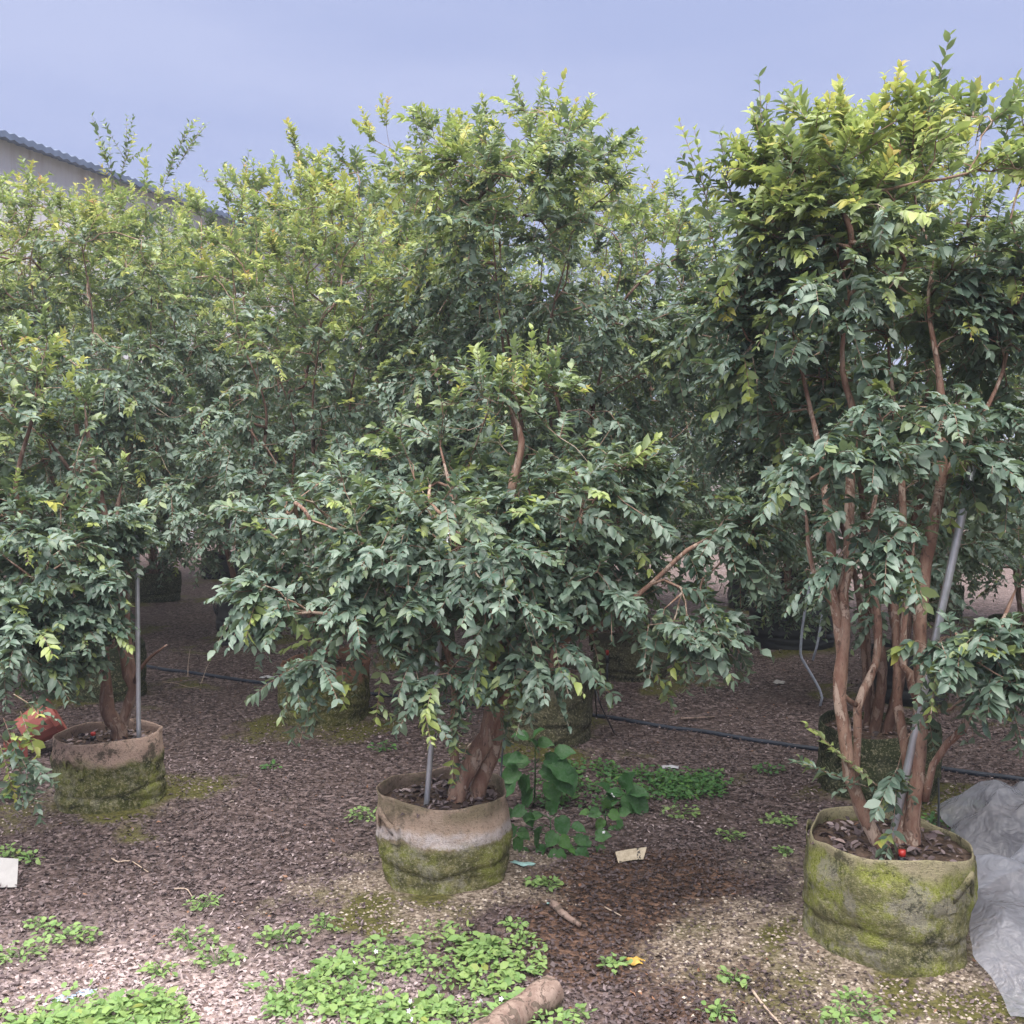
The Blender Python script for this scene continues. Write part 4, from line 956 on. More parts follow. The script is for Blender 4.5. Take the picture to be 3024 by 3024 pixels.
# ------------------------------------------------------------------ plastic sheets
def m_film(name, col, alpha):
    t = NT(name); g = t.n('TexCoord')
    n1 = t.noise(g.outputs['Object'], 9, 5, 0.6, 0.8)
    b = pbsdf(t, t.ramp(n1, [(0.3, tuple(x*0.75 for x in col)), (0.7, col)]), 0.14, 0.8, t.noise(g.outputs['Object'], 14, 3, 0.5, 2.5), 0.5, 0.03)
    tr = t.n('BsdfTranslucent', Color=col); tp = t.n('BsdfTransparent', Color=(0.93, 0.94, 0.97))
    m1 = t.n('MixShader', i0=0.35); t.t.links.new(b.outputs[0], m1.inputs[1]); t.t.links.new(tr.outputs[0], m1.inputs[2])
    m2 = t.n('MixShader', i0=t.math('ADD', alpha-0.12, t.math('MULTIPLY', n1, 0.24)))
    t.t.links.new(m1.outputs[0], m2.inputs[1]); t.t.links.new(tp.outputs[0], m2.inputs[2])
    return t.fin(m2)
M['film'] = m_film('clear_film', (0.50, 0.52, 0.60), 0.50)
M['film2'] = m_film('grey_film', (0.36, 0.37, 0.42), 0.40)
def film(label, corners, hfun, mat, seed, n=120):
    PI = math.pi
    """corners: four ground points (near-left, near-right, far-right, far-left)"""
    c = [np.array(q) for q in corners]
    u, v = np.meshgrid(np.linspace(0, 1, n), np.linspace(0, 1, n))
    Pm = (1-u)[..., None]*(1-v)[..., None]*c[0] + u[..., None]*(1-v)[..., None]*c[1] + u[..., None]*v[..., None]*c[2] + (1-u)[..., None]*v[..., None]*c[3]
    x, y = Pm[..., 0], Pm[..., 1]
    rr = np.random.default_rng(seed*13)
    cr = 0*x
    for k in range(16):                                        # sharp random creases
        an = rr.uniform(0, PI); f = rr.uniform(4, 15); ph = rr.uniform(0, 6.28)
        q_ = (x*math.cos(an)+y*math.sin(an))*f + 0.8*np.sin((y*math.cos(an)-x*math.sin(an))*f*0.4+ph) + ph
        cr = cr + (1-np.abs(np.sin(q_)))*6.0/f
    cr = cr/5.5
    hf = hfun(u, v)
    Pm[..., 0] += 0.05*fbm2(x, y, 9, seed, 3); Pm[..., 1] += 0.04*fbm2(x, y, 10, seed+1, 3)
    Pm[..., 2] = ground_h(x, y) + 0.008 + hf*(0.25+0.7*cr) + 0.07*cr*np.clip(hf*10, 0.15, 1)
    I_ = np.arange(n*n).reshape(n, n)
    q = np.stack([I_[:-1, :-1], I_[:-1, 1:], I_[1:, 1:], I_[1:, :-1]], -1).reshape(-1, 4)
    tag(link('plastic_sheet', mesh_np('plastic_sheet', Pm.reshape(-1, 3), q, True), mat), label, 'plastic sheet')
film('clear plastic sheet spread down the ground beside the lime green bag', [GP(2975, 3040)+(0,), GP(3350, 3040)+(0,), (2.45, 4.15, 0), (1.66, 3.85, 0)],
     lambda u, v: 0.22*np.sin(np.pi*np.clip(u*0.9+0.12, 0, 1))*np.clip(v*1.3, 0.12, 1)*np.clip((1-v)*5, 0.2, 1), M['film'], 3)
film('bunched grey plastic sheet heaped behind the clear sheet', [(1.86, 4.22, 0), (2.75, 4.0, 0), (3.0, 4.75, 0), (2.0, 4.85, 0)],
     lambda u, v: 0.30*np.sin(np.pi*np.clip(u*0.8+0.10, 0, 1))*np.sin(np.pi*np.clip(v*0.9+0.05, 0, 1)), M['film2'], 6)

# ------------------------------------------------------------------ tipped red pot, log, cards, sticks, scraps
root = empty('tipped_pot', GG(100, 2235, 0.0), 'dull red plastic pot tipped on its side beside the left bag', 'pot')
prof = [(0.088, 0.0), (0.098, 0.05), (0.110, 0.12), (0.120, 0.185)]
n = 14; a = np.arange(n)*2*PI/n
def lathe(prof, n, a):
    V_ = np.concatenate([np.stack([r_*np.cos(a), r_*np.sin(a), np.full(n, z_)], -1) for r_, z_ in prof])
    I_ = np.arange(len(prof)*n).reshape(len(prof), n)
    return V_, np.stack([I_[:-1], np.roll(I_[:-1], -1, 1), np.roll(I_[1:], -1, 1), I_[1:]], -1).reshape(-1, 4)
rot = Matrix.Rotation(math.radians(28), 3, 'Z') @ Matrix.Rotation(math.radians(62), 3, 'Y')
def place(V_): return np.array([(rot @ Vector(v)) + Vector((-0.06, 0, 0.135)) for v in V_])
for nm, pr in (('body', [(0.0, 0.0), (0.095, 0.0), (0.102, 0.05), (0.112, 0.12), (0.122, 0.185), (0.117, 0.185), (0.107, 0.12), (0.097, 0.05), (0.0, 0.012)]), ('rim', [(0.121, 0.165), (0.136, 0.168), (0.140, 0.205), (0.133, 0.208), (0.118, 0.200), (0.117, 0.170)])):
    mb = MB(); V_, q = lathe(pr, n, a); mb.add(place(V_), q); mb.build(nm, M['terracotta'], root, smooth=False)
root2 = empty('pot_shard', GG(55, 2240, 0.0), 'broken piece of a dull red pot lying below the tipped pot', 'pot shard')
mb = MB(); aa = np.linspace(2.6, 5.2, 9)
V_ = np.concatenate([np.stack([r_*np.cos(aa), r_*np.sin(aa)+0.1, np.full(9, z_)+0.02*np.sin(aa*3)], -1) for r_, z_ in ((0.115, 0.0), (0.122, 0.09), (0.116, 0.09), (0.109, 0.0))])
I_ = np.arange(36).reshape(4, 9); q = np.stack([I_[:-1, :-1], I_[:-1, 1:], I_[1:, 1:], I_[1:, :-1]], -1).reshape(-1, 4)
mb.add(V_, q); mb.build('wall', M['terracotta'], root2, smooth=False)

lg = [np.array(GG(1632, 2965, 0.042)), np.array(GG(1582, 2998, 0.042)), np.array(GG(1520, 3040, 0.042)), np.array(GG(1390, 3135, 0.042))]
root = empty('fallen_log', lg[1], 'short weathered log lying at the edge of the green weed patch', 'log')
mb = MB(); sp = spline(lg, 0.03) - np.array(lg[1]); tube(mb, sp, 0.048+0.003*np.sin(np.arange(len(sp))*1.3), 18, False, 0.025); mb.build('bark', M['wood'], root)
mb = MB(); e = sp[0]; dv = unit(sp[0]-sp[1]); tube(mb, np.array([e-dv*0.004, e+dv*0.006]), [0.047, 0.041], 18, True); mb.build('cut_end', M['wood'], root)

def card(label, pts, mat='paper', cat='card', thick=0.0015):
    c = np.array([np.array(p) for p in pts]); o = c.mean(0); c = c-o
    nrm = unit(np.cross(c[1]-c[0], c[3]-c[0]))
    k = 6; V_ = []
    for s in (0, thick):
        for i in range(k+1):
            f = i/k; b = 0.006*math.sin(PI*f)
            V_ += [c[0]*(1-f)+c[1]*f+nrm*(s+b), c[3]*(1-f)+c[2]*f+nrm*(s+b*0.5)]
    V_ = np.array(V_); h_ = 2*(k+1); F_ = []
    for i in range(k):
        a0 = 2*i
        F_ += [(a0, a0+2, a0+3, a0+1), (h_+a0, h_+a0+1, h_+a0+3, h_+a0+2), (a0, h_+a0, h_+a0+2, a0+2), (a0+1, a0+3, h_+a0+3, h_+a0+1)]
    F_ += [(0, 1, h_+1, h_), (2*k, h_+2*k, h_+2*k+1, 2*k+1)]
    mb = MB(); mb.add(V_, np.array(F_)); ob = mb.build('card', M[mat], None, False, o); tag(ob, label, cat); return ob
g = GG(1868, 2552); dp = g.y
t = NT('smudged_label'); tcg = t.n('TexCoord'); nn = t.noise(tcg.outputs['Object'], 60, 4, 0.7)
cc = t.ramp(nn, [(0.3, (0.30, 0.25, 0.18)), (0.6, (0.48, 0.41, 0.31))])
sx = t.n('SeparateXYZ', Vector=tcg.outputs['Object'])
mk = t.math('MULTIPLY', t.math('MULTIPLY', t.step(sx.outputs[0], 0.022, 0.026), t.math('SUBTRACT', 1.0, t.step(sx.outputs[0], 0.038, 0.042))), t.step(t.noise(tcg.outputs['Object'], 110, 2), 0.46, 0.52))
M['label_card'] = t.fin(pbsdf(t, t.mix(t.math('MULTIPLY', mk, 0.9), cc, (0.03, 0.03, 0.035)), 0.75, 0.2))
card('curled tan paper label with a dark smudge lying on the dead leaves', [P(1826, 2549, dp+0.01), P(1900, 2538, dp+0.02), P(1910, 2502, dp+0.06), P(1817, 2516, dp+0.06)], 'label_card')
g = GG(20, 2625); dp = g.y
card('plain white card standing on the ground among small weeds', [P(-40, 2622, dp), P(50, 2620, dp), P(55, 2536, dp+0.05), P(-40, 2530, dp+0.05)])
g = GG(2085, 1958); card('small pale plant label beside the shaded leaves under the right arm', [P(2050, 1950, g.y), P(2120, 1954, g.y+0.02), P(2116, 1933, g.y+0.05), P(2055, 1932, g.y+0.05)])

def scrap(label, px, py, w, h, mat, seed, name='plastic_scrap', cat='scrap', hgt=0.02):
    g = GG(px, py); n = 12
    u, v = np.meshgrid(np.linspace(-1, 1, n), np.linspace(-1, 1, n))
    rr = np.random.default_rng(seed); X_ = u*w/2*(1-0.25*v*v)+0.006*np.sin(5*v+seed); Y_ = v*h/2*(1-0.2*u*u)+0.006*np.sin(4*u+seed)
    Z_ = hgt*(0.55+0.45*np.sin(3.1*u+seed)*np.cos(2.7*v+2*seed))*(1-0.75*np.maximum(np.abs(u), np.abs(v))) + 0.004
    Z_ = Z_ + ground_h(g.x+X_, g.y+Y_)-g.z
    I_ = np.arange(n*n).reshape(n, n); q = np.stack([I_[:-1, :-1], I_[:-1, 1:], I_[1:, 1:], I_[1:, :-1]], -1).reshape(-1, 4)
    ob = link(name, mesh_np(name, np.stack([X_, Y_, Z_], -1).reshape(-1, 3), q), M[mat], None, g); tag(ob, label, cat); return ob
M['pale_scrap'] = m_simple('pale_scrap', (0.42, 0.42, 0.45), 0.5, 0.4, 0.2, 25)
M['blue_scrap'] = m_simple('blue_scrap', (0.42, 0.52, 0.68), 0.45, 0.4, 0.15, 25)
M['teal_scrap'] = m_simple('teal_scrap', (0.30, 0.48, 0.46), 0.5, 0.4, 0.2, 40)
M['yellow_leaf'] = m_simple('yellow_dead_leaf', (0.42, 0.27, 0.06), 0.6, 0.3, 0.35, 40)
scrap('crumpled grey plastic scrap among the weeds behind the paper label', 1980, 2268, 0.10, 0.06, 'pale_scrap', 1)
scrap('pale pinkish scrap under the low dark leaves in front of the black bag', 2300, 2020, 0.09, 0.08, 'paper', 2, hgt=0.05)
scrap('flat pale blue plastic scrap in the weeds on the bare soil', 255, 2935, 0.06, 0.04, 'blue_scrap', 3, hgt=0.01)
scrap('torn pale blue plastic scrap half under weeds', 185, 2955, 0.07, 0.05, 'blue_scrap', 4, hgt=0.015)
scrap('teal string of plastic at the foot of the heart leaved weeds', 1545, 2557, 0.10, 0.04, 'teal_scrap', 5, hgt=0.012)
scrap('little teal plastic chip by the split piece of bark', 1625, 2672, 0.022, 0.018, 'teal_scrap', 6, hgt=0.012)
scrap('large curled yellow dead leaf on the wet brown soil', 1875, 2845, 0.06, 0.05, 'yellow_leaf', 7, 'fallen_leaf', 'dead leaf', 0.03)
scrap('loose grey fabric flap hanging off the orange rimmed bag', 790, 2002, 0.12, 0.08, 'pale_scrap', 8, 'fabric_flap', 'flap', 0.03)
scrap('white chip of litter beside the green weed patch', 842, 2948, 0.03, 0.02, 'paper', 9, hgt=0.01)
scrap('pale tan dead leaf beside the green weed patch', 870, 2925, 0.045, 0.025, 'stick', 10, 'fallen_leaf', 'dead leaf', 0.012)
def stick(label, pix, r, mat='stick', name='stick', lift=0.008):
    pts = [np.array(GG(px, py, lift + r*0.5 + (q[0] if q else 0))) for px, py, *q in pix]
    o = pts[0]; mb = MB(); sp = spline(pts, 0.02)-o; tube(mb, sp, np.linspace(r, r*0.6, len(sp)), 7, True, 0.06); ob = mb.build(name, M[mat], None, True, o); tag(ob, label, 'stick')
stick('thin pale bent twig in front of the bag with the pale pink rim', [(330, 2540), (350, 2552), (385, 2548), (438, 2582)], 0.0032)
stick('dark split piece of bark beside the wet brown soil', [(1632, 2678), (1670, 2715), (1715, 2745)], 0.016, 'wood', 'bark_piece')
stick('short straw coloured twig on the wet brown soil', [(1785, 2685), (1835, 2712)], 0.003)
stick('curved pale twig in front of the left bag', [(515, 2632), (550, 2632), (568, 2655)], 0.003)
stick('straight dry twig on the sandy ground in front of the lime green bag', [(2222, 2935), (2260, 2985), (2310, 3040)], 0.005)
stick('pale twig arching over the hose', [(555, 2003, 0.0), (556, 1985, 0.05), (562, 1955, 0.10)], 0.003)
stick('bent pale twig lying before the hose', [(595, 2020, 0.0), (610, 1995, 0.05), (620, 1980, 0.06)], 0.003)
stick('long pale twig lying in front of the hose', [(480, 2018), (520, 2022), (560, 2033), (590, 2030)], 0.003)
stick('thin straw lying across the soil of the pink banded bag', [(1380, 2420, 0.34), (1460, 2365, 0.40)], 0.002)
stick('flat grey wood sliver behind the hose on the shaded ground', [(2010, 2128), (2060, 2126), (2110, 2122)], 0.010, 'wood', 'wood_sliver')

# ------------------------------------------------------------------ dead leaves and grit on the ground
def scatter(n, xr, yr, seed):
    r = np.random.default_rng(seed)
    # denser near the camera where single pieces show
    y = yr[0] + (yr[1]-yr[0])*r.random(n)**1.6
    x = r.uniform(-1, 1, n)*(0.56*y+0.25)
    return r, x, y
r, x, y = scatter(115000, None, (2.7, 10.5), 5)
zm, zmo, zw, zp = zones(x, y)
keep = (r.random(len(x)) > 0.80*np.clip(zm*1.5-0.2, 0, 1))
for k, (px, py) in POT.items(): keep &= np.hypot(x-px, y-py) > 0.29
x, y, zw, zp = x[keep], y[keep], zw[keep], zp[keep]; n = len(x)
L = dict(pos=np.stack([x, y, ground_h(x, y)+0.003+0.010*r.random(n)], -1), dir=unit(r.normal(0, 1, (n, 3))*np.array([1, 1, 0.22])), up=unit(r.normal(0, 0.38, (n, 3))+np.array([0, 0, 1])),
         len=r.uniform(0.010, 0.027, n)*np.where(r.random(n) > 0.97, 1.9, 1.0), wid=r.uniform(0.006, 0.015, n)*np.where(r.random(n) > 0.97, 1.7, 1.0), tint=np.clip(r.beta(2.0, 2.4, n)*(1-0.7*zw)+0.50*zp + 0.16*fbm2(x, y, 2.2, 9) + 0.08*fbm2(x, y, 9, 4), 0, 0.97)+(r.random(n) > 0.994)*1.0, rnd=r.random(n), curl=r.uniform(-2, 3, n))
L['tint'] = np.clip(L['tint'], 0, 1)
V_, F_, D_ = leaf_arrays(L, LV_LO, LF_LO)
tag(link('dead_leaves', mesh_np('dead_leaves', V_, F_, True, D_), M['litter']), 'brown dead leaf litter covering the ground between the bags', 'leaf litter', kind='stuff')
r, x, y = scatter(70000, None, (2.7, 6.5), 6)
zm, zmo, zw, zp = zones(x, y)
keep = r.random(len(x)) < np.clip(zm*1.4-0.25, 0, 1)*(1-0.5*zmo)
for k, (px, py) in POT.items(): keep &= np.hypot(x-px, y-py) > 0.275
x, y = x[keep], y[keep]; n = len(x)
OV = np.array([(1, 0, 0), (0, 1, 0), (-1, 0, 0), (0, -1, 0), (0, 0, 0.7), (0, 0, -0.7)]); OF = np.array([(0, 1, 4), (1, 2, 4), (2, 3, 4), (3, 0, 4)])
sz = r.uniform(0.003, 0.0085, n)[:, None, None]; an = r.uniform(0, 6.28, n)
Rm = np.zeros((n, 3, 3)); Rm[:, 0, 0] = np.cos(an); Rm[:, 0, 1] = -np.sin(an); Rm[:, 1, 0] = np.sin(an); Rm[:, 1, 1] = np.cos(an); Rm[:, 2, 2] = 1
V_ = np.einsum('nij,kj->nki', Rm, OV)*sz*r.uniform(0.6, 1.4, (n, 1, 3)) + np.stack([x, y, ground_h(x, y)+0.001], -1)[:, None, :]
F_ = (OF[None]+(np.arange(n)*6)[:, None, None]).reshape(-1, 3); D_ = np.zeros((n, 6, 4)); D_[..., 0] = r.random(n)[:, None]; D_[..., 3] = 1
tag(link('grit', mesh_np('grit', V_.reshape(-1, 3), F_, False, D_.reshape(-1, 4)), M['grit']), 'pale sandy grit spilled round the feet of the bags', 'grit', kind='stuff')

# ------------------------------------------------------------------ weeds
def weed_leaves(cx, cy, rad, n, h, size, r, tint=0.2):
    q = rad*np.sqrt(r.random(n)); a = r.uniform(0, 6.28, n)
    x = cx+q*np.cos(a); y = cy+q*np.sin(a)*0.8
    z = ground_h(x, y)+0.008+h*r.random(n)*(1-0.6*q/rad)
    return dict(pos=np.stack([x, y, z], -1), dir=unit(np.stack([np.cos(a), np.sin(a), 0*a+0.1], -1)+r.normal(0, 0.7, (n, 3))*np.array([1, 1, 0.4])), up=unit(r.normal(0, 0.35, (n, 3))+np.array([0, -0.15, 1])),
                len=size*r.uniform(0.6, 1.25, n), wid=size*r.uniform(0.5, 0.95, n)*np.where(r.random(n) > 0.72, 0.45, 1.0), tint=np.clip(tint+r.normal(0, 0.12, n), 0, 0.7), rnd=r.random(n), curl=r.uniform(0.3, 1.5, n))
# carpet at the lower edge
r = np.random.default_rng(77); Ls = []
for _ in range(145):
    px = r.uniform(780, 1640); py = r.uniform(2735, 3060)
    lim = 2735 + max(0, (1230-px))*0.50 + max(0, px-1300)*0.55
    if py < lim + 45*r.normal() or mnoise.noise(Vector((px*0.012, py*0.02, 3.0))) < -0.28: continue
    g = GG(px, py); Ls.append(weed_leaves(g.x, g.y, r.uniform(0.05, 0.11), int(r.integers(14, 52)), r.uniform(0.015, 0.075), r.choice([0.017, 0.022, 0.027, 0.036]), r, r.uniform(0.05, 0.4)))
for _ in range(70):
    px = r.uniform(60, 500); py = r.uniform(2930, 3080)
    if py < 2958+abs(px-330)*0.10 + 25*r.normal(): continue
    g = GG(px, py); Ls.append(weed_leaves(g.x, g.y, r.uniform(0.05, 0.10), int(r.integers(14, 40)), r.uniform(0.015, 0.065), r.choice([0.02, 0.027, 0.036]), r, r.uniform(0.1, 0.45)))
L = cat_leaves(Ls); V_, F_, D_ = leaf_arrays(L, LV_HI, LF_HI)
tag(link('ground_cover', mesh_np('ground_cover', V_, F_, True, D_), M['weed']), 'low carpet of bright green weeds in front of the bags', 'ground cover', kind='stuff')
Ls = []
for _ in range(95):
    px = r.uniform(1620, 2110); py = 2255 + (px-1620)*0.12 + r.uniform(0, 1)**1.5*170*(1-(px-1620)/650)
    g = GG(px, py); Ls.append(weed_leaves(g.x, g.y, r.uniform(0.05, 0.11), int(r.integers(16, 34)), r.uniform(0.02, 0.10), 0.027, r, 0.25))
L = cat_leaves(Ls); V_, F_, D_ = leaf_arrays(L, LV_HI, LF_HI)
tag(link('ground_cover', mesh_np('ground_cover', V_, F_, True, D_), M['darkweed']), 'dark green small weeds spreading beside the tall dark grey bag', 'ground cover', kind='stuff')
# single clumps
clumps = [(125, 2740, .06, 'w'), (175, 2770, .09, 'w'), (235, 2780, .08, 'w'), (60, 2830, .09, 'w'), (600, 2680, .07, 'w'), (560, 2790, .10, 'w'), (640, 2850, .09, 'w'), (470, 2880, .07, 'w'), (840, 2780, .10, 'w'), (960, 2740, .07, 'w'),
          (1075, 2420, .10, 'w'), (1130, 2215, .09, 'd'), (800, 2270, .05, 'd'), (2010, 2410, .10, 'w'), (2295, 2435, .09, 'w'), (2160, 2475, .07, 'w'), (2315, 2520, .04, 'w'), (1620, 2620, .06, 'w'), (1580, 2610, .05, 'w'), (1815, 2860, .06, 'w'), (2170, 2900, .06, 'w'), (2120, 3000, .06, 'w'),
          (2540, 3000, .11, 'w'), (2480, 3020, .07, 'w'), (2760, 2430, .08, 'd'), (2790, 2480, .07, 'd'), (2270, 2280, .09, 'd'), (2100, 2290, .08, 'd'), (30, 2530, .08, 'w'), (90, 2545, .06, 'w'), (1520, 2740, .05, 'w'), (1540, 2790, .06, 'w'), (1700, 3010, .06, 'w'), (2870, 2380, .06, 'd'), (40, 2360, .07, 'd')]
WL = ['bright weed tuft in the cluster on the pale litter below the white card']*4 + ['bright weed tuft on the bare litter between the two weed carpets']*4 + ['bright weed tuft at the back edge of the larger weed carpet']*2 + [
 'leafy weed tuft touching the pink banded bag beside its pole', 'dark weed tuft between the orange rimmed bag and the pink banded bag', 'tiny dark weed sprig alone on the litter beside the left bag', 'wide low weed tuft on the litter beyond the curled paper label',
 'round weed tuft on the litter behind the lime green bag', 'upright weed tuft alone on the litter between paper label and lime green bag', 'tiny weed sprig right beside the lime green bag'] + ['small weed tuft below the teal string of plastic']*2 + [
 'small weed sprig next to the curled yellow dead leaf'] + ['weed sprig where wet brown soil meets the sandy apron']*2 + ['spreading weed tuft on the sandy ground before the lime green bag']*2 + ['dark weed tuft growing against the back of the lime green bag']*2 + [
 'dark weed tuft on the shaded litter near the hose']*2 + ['weed tuft growing behind the white card']*2 + ['small weed tuft at the foot of the pink banded bag']*2 + ['weed tuft at the cut end of the fallen log', 'dark weed sprig behind the bunched grey plastic sheet', 'weed tuft under the drooping branch beside the left bag']
for i, (px, py, rad, k) in enumerate(clumps):
    g = GG(px, py); r = np.random.default_rng(500+i)
    root = empty('weed', g, WL[i], 'weed', 'bright weed tufts' if k == 'w' else 'shaded weed tufts')
    L = weed_leaves(g.x, g.y, rad*0.9, int(30*(rad/0.07)**1.3)+8, rad*0.6, 0.025, r, 0.25)
    o = np.array(g); st = MB()
    for q in range(min(14, len(L['pos']))): tube(st, np.array([(0, 0, -0.004), (L['pos'][q]-o)*np.array([0.5, 0.5, 0.7])+np.array([0, 0, 0.004]), L['pos'][q]-o]), 0.0012, 3, False)
    st.build('stems', M['weed' if k == 'w' else 'darkweed'], root)
    L['pos'] = L['pos']-o; V_, F_, D_ = leaf_arrays(L, LV_HI, LF_HI)
    c = link('leaves', mesh_np('leaves', V_, F_, True, D_), M['weed' if k == 'w' else 'darkweed'], root); c['kind'] = 'stuff'
# broad-leaved weeds beside the centre bag: every leaf a part
HM = {}
def heart(mat, k):
    if (mat, k) not in HM:
        D_ = np.zeros((len(HV), 4)); D_[:, 0] = (0.05, 0.2, 0.36)[k % 3]; D_[:, 1] = (0.2, 0.8)[k % 2]; D_[:, 3] = 1
        me = mesh_np('leaf', HV, HF, True, D_); me.materials.append(M[mat]); HM[(mat, k)] = me
    return HM[(mat, k)]
def broad_weed(label, base, leaves, seed, mat='darkweed', stem_top=None):
    """leaves: (px, py, depth offset, size px, angle deg in picture, kind)"""
    r = np.random.default_rng(seed); root = empty('broad_leaved_weed', base, label, 'weed', None); o = np.array(base)
    st = MB(); top = np.array(stem_top)-o if stem_top is not None else np.array([0, 0, 0.05])
    axis_ = spline([np.array([0, 0, -0.01]), top*0.5+r.normal(0, 0.008, 3), top], 0.03); tube(st, axis_, np.linspace(0.0045, 0.002, len(axis_)), 6)
    for (px, py, dy, sz, ang, k) in leaves:
        dep = base.y+dy; p = np.array(P(px, py, dep))-o; s = sz/3024*dep
        j = int(np.argmin(np.linalg.norm(axis_-p, axis=1)+np.abs(axis_[:, 2]-p[2]+0.03))); b = axis_[j]
        tube(st, spline([b, (b+p)/2+np.array([0, 0, 0.012]), p], 0.02), 0.0013, 4, False)
        A = math.radians(ang); dv = np.array([math.cos(A), -0.35, math.sin(A)*0.75]); up = np.array([0, -0.45, 0.85])+r.normal(0, 0.34, 3)
        Xv, Yv, Zv = frames(dv[None], up[None]); Xv, Yv, Zv = Xv[0], Yv[0], Zv[0]
        ob = bpy.data.objects.new('leaf', heart(mat, k)); COL.objects.link(ob); ob.parent = root
        w = s*r.uniform(0.85, 1.05)
        ob.matrix_local = Matrix(((Xv[0]*w, Yv[0]*s, Zv[0]*s, p[0]), (Xv[1]*w, Yv[1]*s, Zv[1]*s, p[1]), (Xv[2]*w, Yv[2]*s, Zv[2]*s, p[2]), (0, 0, 0, 1)))
    st.build('stem', M[mat], root)
broad_weed('tall dark leafy weed with toothed leaves in front of the tall dark grey bag', GG(1578, 2370), [
  (1572, 2185, 0.0, 55, 70, 0), (1560, 2180, -.03, 50, 150, 0), (1590, 2195, 0, 45, 10, 1), (1540, 2235, -.04, 45, 190, 0), (1560, 2245, .03, 50, 200, 1), (1610, 2240, -.02, 50, -10, 0), (1630, 2255, -.04, 85, -40, 0), (1650, 2275, -.05, 80, -60, 0), (1600, 2270, -.02, 60, -30, 0),
  (1530, 2275, -.04, 60, 215, 1), (1515, 2300, -.06, 65, 240, 0), (1620, 2310, -.07, 62, -70, 1), (1555, 2290, -.03, 55, -100, 0), (1570, 2330, -.05, 62, -110, 0), (1585, 2215, -.04, 45, 100, 0), (1640, 2230, .02, 60, 30, 0), (1525, 2255, 0, 55, 150, 0)], 1, 'darkweed', P(1580, 2180, GG(1578, 2370).y))
broad_weed('low weed with bright heart shaped leaves hugging the pink banded bag', GG(1625, 2510), [
  (1600, 2445, -.02, 62, -110, 0), (1640, 2460, -.08, 46, -120, 1), (1655, 2470, -.06, 42, -60, 2), (1645, 2510, -.10, 60, -90, 1), (1540, 2475, -.05, 48, -110, 1), (1550, 2390, 0.02, 45, 200, 0), (1560, 2400, 0, 42, -80, 0), (1600, 2410, 0, 50, 180, 1), (1650, 2415, 0, 55, -70, 0), (1690, 2440, .02, 42, -10, 0),
  (1520, 2440, 0.0, 48, -120, 0), (1530, 2455, -.02, 40, -30, 1), (1610, 2500, -.06, 45, -130, 0), (1590, 2550, -.12, 34, -90, 1), (1720, 2505, -.05, 46, -90, 0), (1700, 2470, 0, 40, -40, 1), (1760, 2470, 0, 44, 20, 1), (1765, 2500, .02, 48, -70, 1), (1740, 2480, .04, 40, -150, 0), (1690, 2525, -.06, 42, -20, 0), (1750, 2540, -.06, 34, -60, 0),
  (1560, 2510, -.06, 38, -150, 0), (1575, 2530, -.09, 32, -60, 1), (1510, 2410, .03, 40, 120, 0), (1620, 2395, .05, 45, 60, 0), (1670, 2500, -.04, 40, -30, 2)], 2, 'darkweed', P(1625, 2420, GG(1625, 2510).y))
broad_weed('weed with pointed dark leaves at the edge of the shaded litter', GG(1850, 2390), [
  (1845, 2330, 0, 62, 80, 0), (1858, 2340, -.03, 58, 10, 0), (1850, 2350, -.05, 55, -70, 1), (1870, 2360, -.04, 62, -50, 0), (1835, 2345, 0, 50, 160, 0), (1820, 2360, -.03, 48, 200, 0), (1800, 2340, 0, 50, 120, 0)], 3, 'darkweed', P(1848, 2335, GG(1850, 2390).y))
broad_weed('bright small weed with round leaves and lilac flowers behind the heart leaved weeds', GG(1790, 2440), [
  (1770, 2395, -.02, 35, 200, 1), (1800, 2400, -.03, 35, -30, 2), (1820, 2420, -.04, 36, -60, 1), (1780, 2420, -.04, 34, -120, 2), (1810, 2440, -.06, 36, -80, 1), (1760, 2405, 0, 32, 150, 1), (1830, 2400, 0, 32, 20, 1), (1790, 2385, .02, 34, 90, 1), (1740, 2400, 0, 30, 170, 2)], 4, 'darkweed', P(1790, 2395, GG(1790, 2440).y))
